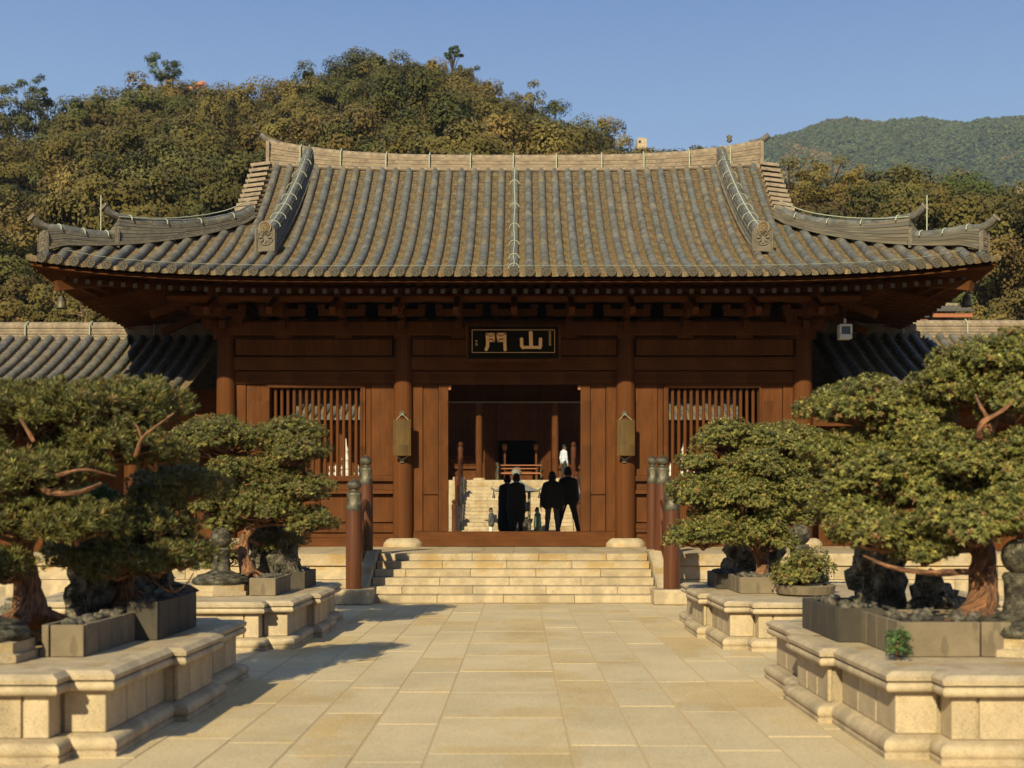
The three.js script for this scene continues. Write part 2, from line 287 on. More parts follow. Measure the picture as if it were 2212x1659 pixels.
// ---------------------------------------------------------------- the gate
const GX = (u) => XA + (u - 1111) / 98, GY = (v) => EYE + (V0 - v) / 98;     // the gate's front plane, 28 m away, 98 pixels to the metre
const gate = thing('temple_gate', 'dark brown timber temple gate with a broad curved grey tile roof', 'gate', V3(XA, P, -30.8));
{
  const w = (n, u0, u1, v0, v1, z0, z1, m = M.wood, c = .006) => add(gate, n, bx(Math.min(GX(u0), GX(u1)), Math.max(GX(u0), GX(u1)), GY(v1), GY(v0), z0, z1, c), m);
  const both = (f) => { f((u) => u); f((u) => 2222 - u); };
  // columns, their stone bases
  for (const [zc, m] of [[28, M.wood], [30.8, M.interior], [33.6, M.woodDark]]) for (const x of [-6.35, -2.45, 2.45, 6.35]) {
    if (zc === 30.8 && Math.abs(x) < 3) continue;
    const c = creased(lathe([[.212, P + .17], [.226, P + .3], [.226, 2.6], [.218, 3.6], [.209, 4.4], [.19, 5.35], [.16, 5.45], [0, 5.45]], 32, XA + x, 0, -zc));
    add(gate, 'column', c, m);
    add(gate, 'column_base', uvm(creased(lathe([[.44, P - .02], [.44, P + .03], [.425, P + .09], [.36, P + .16], [.29, P + .19], [0, P + .195]], 32, XA + x, 0, -zc), .9)), M.stoneB);
  }
  // long beams
  w('lintel', 497, 1725, 772, 800, 27.93, 28.16, M.woodMid); w('lintel', 497, 1725, 802.5, 829, 27.97, 28.16, M.woodMid);
  for (const [a, b] of [[512, 848], [892, 1330], [1374, 1710]]) { w('beam', a, b, 735, 768, 27.86, 28.14, M.woodDark); w('frieze_board', a, b, 690, 733, 28.02, 28.1, M.woodDark); }
  add(gate, 'plate_beam', bx(GX(470), GX(1752), 5.42, 5.72, 27.8, 28.2, .02), M.woodDark);
  // centre bay: threshold, jambs, panelled side pieces
  w('threshold', 893, 1329, 1148, 1180, 27.96, 28.2, M.woodH);
  both((f) => {
    w('jamb', f(947.5), f(968), 829.5, 1147.5, 27.98, 28.18);
    w('jamb_board', f(914), f(946.5), 829.5, 1068, 28.03, 28.14); w('jamb_board', f(914), f(946.5), 1070, 1147.5, 28.03, 28.14); w('stile', f(890), f(912.8), 829.5, 1147.5, 28.0, 28.15);
    add(gate, 'hinge_block', bx(Math.min(GX(f(968)), GX(f(974))), Math.max(GX(f(968)), GX(f(974))), GY(842), GY(832), 28.0, 28.12, .005), M.redwood);
    // side bay
    w('stile', f(509), f(530.3), 829.5, 1176, 28.02, 28.14); w('board', f(531.6), f(577.5), 829.5, 1027.5, 28.04, 28.14);
    w('stile', f(783), f(788.6), 829.5, 1027.5, 28.0, 28.14); w('board', f(789.6), f(800.4), 829.5, 1027.5, 28.04, 28.14); w('board', f(801.6), f(850), 829.5, 1027.5, 28.03, 28.14);
    const win = w('window', f(577.5), f(783), 829.5, 837.5, 27.99, 28.18, M.woodH);
    for (const [a, b] of [[577.5, 582], [778.5, 783]]) add(win, 'frame', bx(Math.min(GX(f(a)), GX(f(b))), Math.max(GX(f(a)), GX(f(b))), GY(1027.5), GY(837.6), 27.99, 28.18, .006), M.wood);
    for (let k = 0; k < 14; k++) { const x = GX(f(593.2 + k * 13.42)); add(win, 'bar', creased(lathe([[.038, GY(1028)], [.038, GY(837)]], 14, x, 0, -28.13), .9), M.wood); }
    w('window_sill', f(531.6), f(850), 1028, 1039.5, 27.92, 28.16, M.woodH);
    w('apron_board', f(531.6), f(850), 1040, 1058, 28.03, 28.14, M.woodH); w('rail', f(531.6), f(850), 1058.5, 1067, 27.9, 28.14, M.woodH);
    for (const [a, b] of [[531.6, 690], [691.5, 850]]) w('dado_board', f(a), f(b), 1069.5, 1128, 28.04, 28.14);
    w('rail', f(531.6), f(850), 1130.5, 1150, 27.98, 28.14, M.woodH); w('dado_board', f(531.6), f(850), 1151, 1162, 28.04, 28.14, M.woodH); w('sill_beam', f(509), f(850), 1162.5, 1181, 27.95, 28.2, M.woodH);
  });
  for (const s of [-1, 1]) { const q = (a, b, y0, y1) => add(gate, 'backing', bx(Math.min(XA + s * a, XA + s * b), Math.max(XA + s * a, XA + s * b), y0, y1, 28.125, 28.155), M.woodDark); q(1.47, 2.6, P, GY(829)); q(2.6, 3.42, P, GY(829)); q(3.42, 5.38, P, GY(1028.5)); q(5.38, 6.3, P, GY(829)); }
  // side walls, the partitions of the passage, the rear wall with its openings
  for (const s of [-1, 1]) {
    add(gate, 'side_wall', bx(XA + s * 6.35 - .07, XA + s * 6.35 + .07, P, 5.5, 28.05, 33.6), M.woodDark);
    add(gate, 'partition', bx(XA + s * 2.5 - .04, XA + s * 2.5 + .04, P, 5.3, 28.3, 33.5), M.interior);
    const rx = (a, b, y0, y1) => add(gate, 'rear_wall', bx(Math.min(XA + s * a, XA + s * b), Math.max(XA + s * a, XA + s * b), y0, y1, 33.5, 33.64), M.woodDark);
    rx(2.6, 6.3, P, 1.95); rx(2.6, 6.3, 4.75, 5.5); rx(2.6, 2.95, 1.95, 4.75); rx(5.9, 6.3, 1.95, 4.75);
  }
  add(gate, 'rear_lintel', bx(XA - 2.4, XA + 2.4, 4.46, 5.5, 33.45, 33.7), M.interior);
  add(gate, 'rear_batten', bx(XA - 2.4, XA + 2.4, 4.425, 4.445, 33.4, 33.44), M.white);
  add(gate, 'ceiling', bx(XA - 6.3, XA + 6.3, 5.5, 5.56, 28.2, 33.6), M.interior);
  // bracket sets under the eaves: a block, crossing arms that step outwards, a slanting lever
  const set = (x, z, dir, sc = 1) => {
    const l = [], q = (w, h, d, X, Y, Z) => l.push(uvm(new THREE.BoxGeometry(w * sc, h * sc, d * sc).translate(X * sc, Y * sc, Z * sc)));
    q(.36, .2, .36, 0, .1, 0);
    for (let k = 0; k < 3; k++) { const y = .27 + k * .24, zz = k * .36; q(.13, .15, .7 + zz, 0, y, (.35 + zz) / 2 - .1); q(1.0 + (k === 2 ? .5 : 0), .14, .12, 0, y + .02, zz + .02); for (const s of [-1, 0, 1]) q(.16, .09, .17, s * (.44 + (k === 2 ? .22 : 0)), y + .135, zz + .02); }
    const b = new THREE.BoxGeometry(.12, .16, 2.3).rotateX(.42).translate(0, .82, .75); l.push(uvm(b));
    const g = mg(l); g.rotateY(dir); g.translate(x, 5.35, -z); add(gate, 'bracket_set', g, M.woodDark);
  };
  for (const x of [-6.35, -5.05, -3.75, -2.45, -1.2, 0, 1.2, 2.45, 3.75, 5.05, 6.35]) set(XA + x, 28, 0);
  for (const z of [29.4, 30.8, 32.2, 33.6]) { set(XA - 6.35, z, -Math.PI / 2); set(XA + 6.35, z, Math.PI / 2); }
  for (const s of [-1, 1]) set(XA + s * 6.35, 28, s * Math.PI / 4, 1.1);
  for (const [d, y] of [[1.0, 6.12]]) { // eaves purlin round the building
    const r = .1, x = 6.35 + d, z0 = 28 - d, z1 = 33.6 + d;
    add(gate, 'eaves_purlin', tube([V3(XA - x, y, -z0), V3(XA + x, y, -z0)], r, 8), M.woodDark); for (const s of [-1, 1]) add(gate, 'eaves_purlin', tube([V3(XA + s * x, y, -z0), V3(XA + s * x, y, -z1)], r, 8), M.woodDark);
  }
}

// ---------------------------------------------------------------- the gate's roof
const EX = 9.5, HD = 5.97, ZC = 30.8, EZ = ZC - HD, GE = 5.97, SP = .3177;   // half width, half depth, ridge depth, eave depth, gable
const prof = (d) => { const t = d / 5.67; return 6.235 + 3.45 * t - .45 * 4 * t * (1 - t); };
const lift = (c, d) => { c = Math.max(c, d); const k = Math.max(0, 1 - c / 6.5); return .31 * Math.pow(k, 2.9) + .22 * Math.exp(-(((c - d) / .9) ** 2)) * Math.min(1, d / .5) * Math.max(0, 1 - d / 3); };
function roofY(x, z) { // x from the axis, z from the camera
  const df = Math.min(z - EZ, 2 * ZC - EZ - z), ds = EX - Math.abs(x);
  const d = Math.abs(x) <= GE ? df : Math.min(df, ds), c = d === df ? Math.max(ds, 0) : df;
  return prof(Math.max(d, 0)) + lift(c, Math.max(d, 0)) + .15 * Math.pow(Math.min(1, Math.abs(x) / 5.9), 3) * (df / HD) ** 2 * (Math.abs(x) <= GE ? 1 : 0);
}
// a row of cover tiles: half-round tiles that overlap, each a little narrower at its upper end
function coverRow(pts, r, right) {
  const n = 8, pos = [], uv = [], idx = [], T = V3(), N = V3(); let len = 0;
  const L = [0]; for (let i = 1; i < pts.length; i++) L.push(L[i - 1] + pts[i].distanceTo(pts[i - 1]));
  const at = (s) => { let i = 1; while (i < pts.length - 1 && L[i] < s) i++; const t = (s - L[i - 1]) / (L[i] - L[i - 1]); return [pts[i - 1].clone().lerp(pts[i], t), T.subVectors(pts[i], pts[i - 1]).normalize().clone()]; };
  const tot = L[L.length - 1], nt = Math.max(1, Math.round(tot / .36)), tl = tot / nt, rings = [];
  for (let k = 0; k < nt; k++) { rings.push([k * tl, r * 1.02]); rings.push([k * tl + tl * .97, r * .965]); rings.push([(k + 1) * tl, r * .965]); }
  const off = hash2(Math.round(pts[0].x * 50), Math.round(pts[0].z * 50), 3) * 4;
  rings.forEach(([s, R], i) => {
    const [p, t] = at(Math.min(s, tot)); N.crossVectors(right, t).normalize(); if (N.y < 0) N.negate();
    for (let k = 0; k <= n; k++) { const a = Math.PI * (k / n) * 1.16 - Math.PI * .08, c = Math.cos(a) * R, h = Math.sin(a) * R; pos.push(p.x + right.x * c + N.x * h, p.y + right.y * c + N.y * h, p.z + right.z * c + N.z * h); uv.push(k / n * R * 3.3 + off, s + off); if (i && k) { const q = i * (n + 1) + k, b = q - n - 1; idx.push(b - 1, q - 1, q, b - 1, q, b); } }
  });
  const g = new THREE.BufferGeometry(); g.setAttribute('position', new THREE.Float32BufferAttribute(pos, 3)); g.setAttribute('uv', new THREE.Float32BufferAttribute(uv, 2)); g.setIndex(idx); g.computeVertexNormals(); return creased(g, .7);
}
// the trough between two rows: thin overlapping pan tiles, a small step at every course
function panRow(pts, half, right, step = .075, sag = .045) {
  const pos = [], uv = [], T = V3(), N = V3(), L = [0], n = 4; for (let i = 1; i < pts.length; i++) L.push(L[i - 1] + pts[i].distanceTo(pts[i - 1]));
  const tot = L[L.length - 1], nc = Math.max(1, Math.round(tot / step)), off = hash2(Math.round(pts[0].x * 50), 5, 3) * 4;
  const at = (s) => { let i = 1; while (i < pts.length - 1 && L[i] < s) i++; const t = (s - L[i - 1]) / (L[i] - L[i - 1]); return [pts[i - 1].clone().lerp(pts[i], t), V3().subVectors(pts[i], pts[i - 1]).normalize()]; };
  const ring = (s, up) => { const [p, t] = at(Math.min(s, tot)); N.crossVectors(right, t).normalize(); if (N.y < 0) N.negate(); const o = []; for (let k = 0; k <= n; k++) { const c = (k / n * 2 - 1) * half, h = up - sag * (1 - (k / n * 2 - 1) ** 2); o.push([p.x + right.x * c + N.x * h, p.y + right.y * c + N.y * h, p.z + right.z * c + N.z * h, c + off, s + off]); } return o; };
  const quad = (a, b) => { for (let k = 0; k < n; k++) for (const q of [a[k], b[k + 1], a[k + 1], a[k], b[k], b[k + 1]]) { pos.push(q[0], q[1], q[2]); uv.push(q[3], q[4]); } };
  for (let c = 0; c < nc; c++) { const s0 = c * tot / nc, s1 = (c + 1) * tot / nc, j = (hash2(c, Math.round(pts[0].x * 9), 8) - .5) * .006, a = ring(s0, .022 + j), b = ring(s1, .0), d = ring(s0, c ? -.004 : -.05); quad(d, a); quad(a, b); }
  const g = new THREE.BufferGeometry(); g.setAttribute('position', new THREE.Float32BufferAttribute(pos, 3)); g.setAttribute('uv', new THREE.Float32BufferAttribute(uv, 2)); g.computeVertexNormals(); return g;
}
const discG = (() => { // round eave tile with an eight-petalled flower
  const l = [new THREE.CylinderGeometry(.098, .098, .05, 20).rotateX(Math.PI / 2).translate(0, 0, -.02), new THREE.TorusGeometry(.09, .012, 5, 20).translate(0, 0, .006)];
  for (let k = 0; k < 8; k++) l.push(new THREE.IcosahedronGeometry(.022, 1).scale(.62, 1.15, .6).translate(0, .048, .008).rotateZ(k * Math.PI / 4));
  l.push(new THREE.IcosahedronGeometry(.014, 1).scale(1, 1, .6).translate(0, 0, .008));
  return uvm(mg(l));
})();
let roof;
{
  roof = add(gate, 'roof', (() => { // closed underlay just below the tiles
    const pos = [], uv = [], nx = 76, nz = 48;
    const P3 = (i, j) => { const x = -EX + .04 + i / nx * 2 * (EX - .04), z = EZ + .03 + j / nz * 2 * (HD - .03); return [XA + x, roofY(x, z) - .055, -z]; };
    for (let i = 0; i < nx; i++) for (let j = 0; j < nz; j++) for (const [a, b] of [[0, 0], [1, 0], [1, 1], [0, 0], [1, 1], [0, 1]]) { const p = P3(i + a, j + b); pos.push(...p); uv.push(p[0], p[2]); }
    const g = new THREE.BufferGeometry(); g.setAttribute('position', new THREE.Float32BufferAttribute(pos, 3)); g.setAttribute('uv', new THREE.Float32BufferAttribute(uv, 2)); g.computeVertexNormals(); return g;
  })(), M.ridgeDark);
  const R = V3(1, 0, 0);
  const path = (x, d0, d1, n, dy = 0) => { const p = []; for (let i = 0; i <= n; i++) { const z = EZ + lerp(d0, d1, i / n); p.push(V3(XA + x, roofY(x, z) + dy, -z)); } return p; };
  const reach = (x) => Math.abs(x) <= GE + .01 ? HD - .22 : EX - Math.abs(x) + .05;
  srand(43);
  for (let k = -29; k <= 29; k++) { // front slope: every row of cover tiles, with its eave disc
    const x = k * SP, d1 = reach(x), row = add(roof, 'cover_tile_row', coverRow(path(x, 0, d1, Math.max(4, Math.round(d1 * 4)), -.012), .092, R), tubes[Math.floor(rnd() * 4)]);
    put(roof, 'eave_disc', discG, M.discDark, V3(XA + x, roofY(x, EZ) + .002, -EZ + .045), [-.12 + rr(-.04, .04), 0, rr(0, .8)]);
  }
  for (let k = -30; k < 30; k++) { const x = (k + .5) * SP, d1 = Math.max(.3, reach(Math.abs(x) > GE ? Math.min(Math.abs(x) + .08, EX - .3) * 1 : x)); add(roof, 'pan_tile_row', panRow(path(Math.min(EX - .02, Math.abs(x)) * Math.sign(x), -.015, d1, Math.max(4, Math.round(d1 * 4)), .0), SP / 2, R), M.pan); }
  { // rear slope and the two side slopes, not seen from the front
    const l = [], p = [];
    for (let k = -28; k <= 28; k++) { const x = k * SP, d1 = reach(x), a = []; for (let i = 0; i <= 8; i++) { const z = 2 * ZC - EZ - lerp(0, d1, i / 8); a.push(V3(XA + x, roofY(x, z) - .012, -z)); } l.push(coverRow(a, .092, R)); }
    for (const s of [-1, 1]) for (let k = -17; k <= 17; k++) {
      const z = ZC + k * SP, lim = Math.min(EX - GE, HD - Math.abs(z - ZC) + .05), a = []; if (lim < .35) continue;
      for (let i = 0; i <= 6; i++) { const x = s * (EX - lerp(0, lim, i / 6)); a.push(V3(XA + x, roofY(x * 1.0001, z) - .012, -z)); }
      l.push(coverRow(a, .092, V3(0, 0, 1)));
    }
    const o = add(roof, 'side_and_rear_tiles', mg(l), M.tube); o.userData.kind = 'stuff';
  }
  // gable edges: short tiles lying crosswise down the edge of the main slope, and a timber gable
  for (const s of [-1, 1]) {
    for (let k = 0; k < 13; k++) { const d = HD - .3 - k * .19, z = EZ + d; if (d < 3.4) break; const y = roofY(s * 5.9, z) + .05; add(roof, 'edge_tile', coverRow([V3(XA + s * 6.33, y - .03, -z), V3(XA + s * 5.86, y + .03, -z)], .075, V3(0, 0, 1)), M.ridge); }
    const sh = new THREE.Shape([new THREE.Vector2(-2.6, 8.0), new THREE.Vector2(2.6, 8.0), new THREE.Vector2(.1, 10.0), new THREE.Vector2(-.1, 10.0)]);
    add(roof, 'gable_board', uvm(new THREE.ExtrudeGeometry(sh, { depth: .06, bevelEnabled: false }).rotateY(Math.PI / 2).translate(XA + s * 5.75 - .03, -.12, -ZC)), M.woodDark);
  }
  // bands of thin stacked tiles make the ridges
  const band = (name, base, hgt, thick, n, m, par = roof, cap = .1, capName = 'ridge_cap') => {
    // base: points along the foot; hgt(t): height there
    const N = base.length - 1, out = [];
    for (let c = 0; c < n; c++) {
      const pos = [], uv = [], w = thick / 2 * (1 - .04 * c) + (c % 2 ? .012 : 0) + (c === 0 ? .05 : 0), gap = .14;
      const pt = (i, side, f) => { const p = base[i], q = base[Math.min(N, i + 1)], r = base[Math.max(0, i - 1)], tx = q.x - r.x, tz = q.z - r.z, l = Math.hypot(tx, tz), h = hgt(i / N); return [p.x - tz / l * w * side, p.y + h * (c + f) / n, p.z + tx / l * w * side, i * .3, f + c]; };
      const quad = (a, b, d, e) => { for (const q of [a, b, d, a, d, e]) { pos.push(q[0], q[1], q[2]); uv.push(q[0] * .7 - q[2] * .7 + c * .37, q[1] * 1.0 + c * .53); } };
      for (let i = 0; i < N; i++) for (const s of [-1, 1]) { quad(pt(i, s, 0), pt(i + 1, s, 0), pt(i + 1, s, 1 - gap), pt(i, s, 1 - gap)); quad(pt(i, s, 1 - gap), pt(i + 1, s, 1 - gap), pt(i + 1, 0, 1 - gap), pt(i, 0, 1 - gap)); quad(pt(i, s, 0), pt(i + 1, s, 0), pt(i + 1, 0, 0), pt(i, 0, 0)); }
      for (const e of [0, N]) quad(pt(e, -1, 0), pt(e, 1, 0), pt(e, 1, 1 - gap), pt(e, -1, 1 - gap));
      const g = new THREE.BufferGeometry(); g.setAttribute('position', new THREE.Float32BufferAttribute(pos, 3)); g.setAttribute('uv', new THREE.Float32BufferAttribute(uv, 2)); g.computeVertexNormals(); out.push(g);
      add(par, name, g, m[c % m.length]);
    }
    const inner = base.map((p, i) => p.clone().add(V3(0, hgt(i / N) * .5, 0)));
    return inner;
  };
  const ridgeBase = [], rx = 5.95; for (let i = 0; i <= 40; i++) { const x = (i / 20 - 1) * rx; ridgeBase.push(V3(XA + x, roofY(Math.min(5.9, Math.abs(x)), EZ + 5.65) + .02, -ZC)); }
  const rh = (t) => .42 + .24 * Math.pow(Math.abs(t * 2 - 1), 4);
  band('ridge_course', ridgeBase, rh, .42, 9, [M.ridge]);
  add(roof, 'ridge_core', uvm(tube(ridgeBase.map((p, i) => p.clone().add(V3(0, rh(i / 40) * .5, 0))), .12, 6)), M.ridgeDark);
  const top = ridgeBase.map((p, i) => p.clone().add(V3(0, rh(i / 40) + .0, 0)));
  add(roof, 'ridge_cap', coverRow(top, .1, V3(0, 0, 1)), M.ridge);
  for (const s of [-1, 1]) { // upturned ends
    const e = top[s < 0 ? 0 : 40], p = curve([e.clone().add(V3(-s * .25, -.01, 0)), e.clone().add(V3(s * .02, .06, 0)), e.clone().add(V3(s * .2, .2, 0))], 8);
    add(roof, 'ridge_horn', tube(p, (t) => .09 - .02 * t, 12), M.tube2);
    add(roof, 'ridge_end', bx(e.x - .045, e.x + .045, e.y - .62, e.y, ZC - .25, ZC + .25, .02), M.ridge);
    if (s > 0) add(roof, 'ridge_knob', lathe([[.02, 0], [.07, .04], [.05, .1], [.08, .15], [.0, .2]], 10, e.x - .75, e.y + .02, -ZC), M.tube2);
  }
  // foot tiles between the rows under the main ridge
  for (let k = -18; k < 18; k++) add(roof, 'foot_tile', tube([V3(XA + (k + .1) * SP, roofY(k * SP, EZ + 5.7) + .05, -(EZ + 5.72)), V3(XA + (k + .9) * SP, roofY((k + 1) * SP, EZ + 5.7) + .05, -(EZ + 5.72))], .055, 6), M.ridge);
  // the end tile: an arched plate with a flower boss
  const endTile = (pos, rotY, sc, m = M.ridgeDark) => {
    const sh = new THREE.Shape(); sh.moveTo(-.22, 0); sh.lineTo(-.23, .42); sh.quadraticCurveTo(-.2, .6, 0, .62); sh.quadraticCurveTo(.2, .6, .23, .42); sh.lineTo(.22, 0); sh.quadraticCurveTo(0, .09, -.22, 0);
    const l = [new THREE.ExtrudeGeometry(sh, { depth: .07, bevelEnabled: true, bevelSize: .012, bevelThickness: .012, bevelSegments: 1 })];
    for (const s of [-1, 1]) l.push(new THREE.BoxGeometry(.035, .5, .04).translate(s * .2, .28, .1));
    for (let k = 0; k < 8; k++) l.push(new THREE.IcosahedronGeometry(.05, 1).scale(.6, 1.1, .6).translate(0, .1, .09).rotateZ(k * Math.PI / 4).translate(0, .34, 0));
    l.push(new THREE.TorusGeometry(.165, .018, 6, 20).translate(0, .34, .09));
    const g = uvm(mg(l)); g.scale(sc, sc, sc).rotateY(rotY).translate(pos.x, pos.y, pos.z); add(roof, 'end_tile', g, m);
  };
  for (const s of [-1, 1]) {
    // descending ridge
    const dr = []; for (let i = 0; i <= 16; i++) { const d = lerp(HD - .12, 1.85, i / 16), x = s * lerp(4.98, 5.2, i / 16); dr.push(V3(XA + x, roofY(x, EZ + d) + .03, -(EZ + d))); }
    const dh = (t) => .31 + .08 * t;
    band('descending_course', dr, dh, .26, 6, [M.ridgeDark, M.tube]);
    const dt = dr.map((p, i) => p.clone().add(V3(0, dh(i / 16), 0)));
    add(roof, 'descending_cap', coverRow(dt, .105, V3(1, 0, 0)), M.tube3);
    const e = dt[16];
    endTile(dr[16].clone().add(V3(0, -.06, .06)), 0, .95);
    add(roof, 'cap_end', tube([e.clone().add(V3(0, .03, -.15)), e.clone().add(V3(0, .08, .17))], .12, 14), M.tube2);
    add(roof, 'cap_rim', new THREE.TorusGeometry(.12, .016, 6, 20).translate(e.x, e.y + .08, e.z + .17), M.ridge);
    put(roof, 'eave_disc', discG, M.pan, e.clone().add(V3(0, .08, .175)), [0, 0, .3]);
    // cords: one down the ridge with loops over it
    const cd = dt.map((p) => p.clone().add(V3(-s * .02, .12, 0)));
    add(roof, 'cord', tube(cd, .013, 6), M.cord);
    for (let k = 2; k < 15; k += 2) { const c = dt[k], a = []; for (let q = 0; q <= 8; q++) { const an = Math.PI * q / 8; a.push(c.clone().add(V3(Math.cos(an) * .17, Math.sin(an) * .14 - .02, 0))); } add(roof, 'cord_loop', tube(a, .009, 5), M.cord); }
    // hip ridge in two steps
    for (const [d0, d1, h, horn] of [[3.62, 1.32, (t) => .22 + .36 * t * t, .38], [1.32, .26, (t) => .22 + .2 * t * t, .38]]) {
      const hp = []; for (let i = 0; i <= 12; i++) { const d = lerp(d0, d1, i / 12), x = s * (EX - d); hp.push(V3(XA + x, roofY(x * 1.0001, EZ + d) + .02, -(EZ + d))); }
      band('hip_course', hp, h, .25, 7, [M.ridgeDark, M.tube2]);
      const ht = hp.map((p, i) => p.clone().add(V3(0, h(i / 12), 0))), dirv = V3(s, 0, 1).normalize();
      add(roof, 'hip_cap', coverRow(ht, .1, V3(-s * .7071, 0, .7071).multiplyScalar(1)), M.tube3);
      const t = ht[12], hn = curve([t.clone().addScaledVector(dirv, -.12), t.clone().addScaledVector(dirv, .12).add(V3(0, .06, 0)), t.clone().addScaledVector(dirv, horn * .8).add(V3(0, .18, 0))], 8);
      add(roof, 'hip_horn', tube(hn, (k) => .088 - .012 * k, 12), M.tube2);
      add(roof, 'horn_rim', (() => { const g = new THREE.TorusGeometry(.082, .014, 6, 18); const q = new THREE.Quaternion().setFromUnitVectors(V3(0, 0, 1), hn[8].clone().sub(hn[7]).normalize()); g.applyQuaternion(q); return g.translate(hn[8].x, hn[8].y, hn[8].z); })(), M.ridge);
      endTile(hp[12].clone().addScaledVector(dirv, .02).add(V3(0, -.05, 0)), s * Math.PI / 4, .7);
      for (let k = 2; k < 12; k += d0 > 2 ? 3 : 4) { const c = ht[k], a = []; for (let q = 0; q <= 8; q++) { const an = Math.PI * q / 8, w = Math.cos(an) * .15; a.push(c.clone().add(V3(-s * .7071 * w, Math.sin(an) * .13 - .03, .7071 * w))); } add(roof, 'cord_loop', tube(a, .014, 5), M.cord); }
      if (d0 > 2) { add(roof, 'lightning_rod', tube([hn[8].clone().add(V3(s * .02, -.5, .05)), hn[8].clone().add(V3(s * .02, .22, .05))], .014, 5), M.cord); }
    }
    add(roof, 'hip_cord', tube(curve([0, .2, .5, .8, 1].map((t) => { const d = lerp(3.6, 1.4, t), x = s * (EX - d); return V3(XA + x, roofY(x, EZ + d) + .38 + .2 * t * t, -(EZ + d) + .16); }), 20), .012, 5), M.cord);
    // corner beam, bell
    add(roof, 'corner_beam', (() => { const d0 = .40, L = 1.9, g = new THREE.BoxGeometry(.17, .2, L).rotateX(.22).rotateY(s * Math.PI / 4), o = L / 2 * .7; const x = s * (EX - d0 - o); return uvm(g.translate(XA + x, roofY(s * EX, EZ) - .30, -(EZ + d0 + o))); })(), M.woodH);
  }
  // straps over the main ridge, the corded middle row and the thin line along the eaves
  for (let i = 0; i < 11; i++) { const x = -5.2 + i * 1.04 + rr(-.05, .05), t = (x / rx + 1) / 2, j = Math.round(t * 40), p = ridgeBase[j], h = rh(j / 40); add(roof, 'ridge_strap', tube([V3(XA + x, p.y + .06, -ZC + .235), V3(XA + x, p.y + h - .02, -ZC + .235), V3(XA + x, p.y + h + .12, -ZC + .05), V3(XA + x, p.y + h + .12, -ZC - .05)], .017, 5), M.cord); }
  const mid = path(0, .1, HD - .25, 24, .092), mc = mid.map((p, i) => p.clone().add(V3(Math.sin(i * .8) * .012, .012, 0)));
  add(roof, 'cord', tube(mc, .012, 5), M.cord);
  for (let i = 2; i < 24; i += 4) { const c = mid[i], a = []; for (let q = 0; q <= 8; q++) { const an = Math.PI * q / 8; a.push(c.clone().add(V3(Math.cos(an) * .105, Math.sin(an) * .1 - .09, 0))); } add(roof, 'cord_loop', tube(a, .01, 5), M.cord); }
  { const a = []; for (let i = 0; i <= 120; i++) { const x = lerp(-8.8, 8.8, i / 120); a.push(V3(XA + x, roofY(x, EZ + .25) + .10, -(EZ + .25))); } add(roof, 'eave_cord', tube(a, .0045, 4), M.cord); }
}
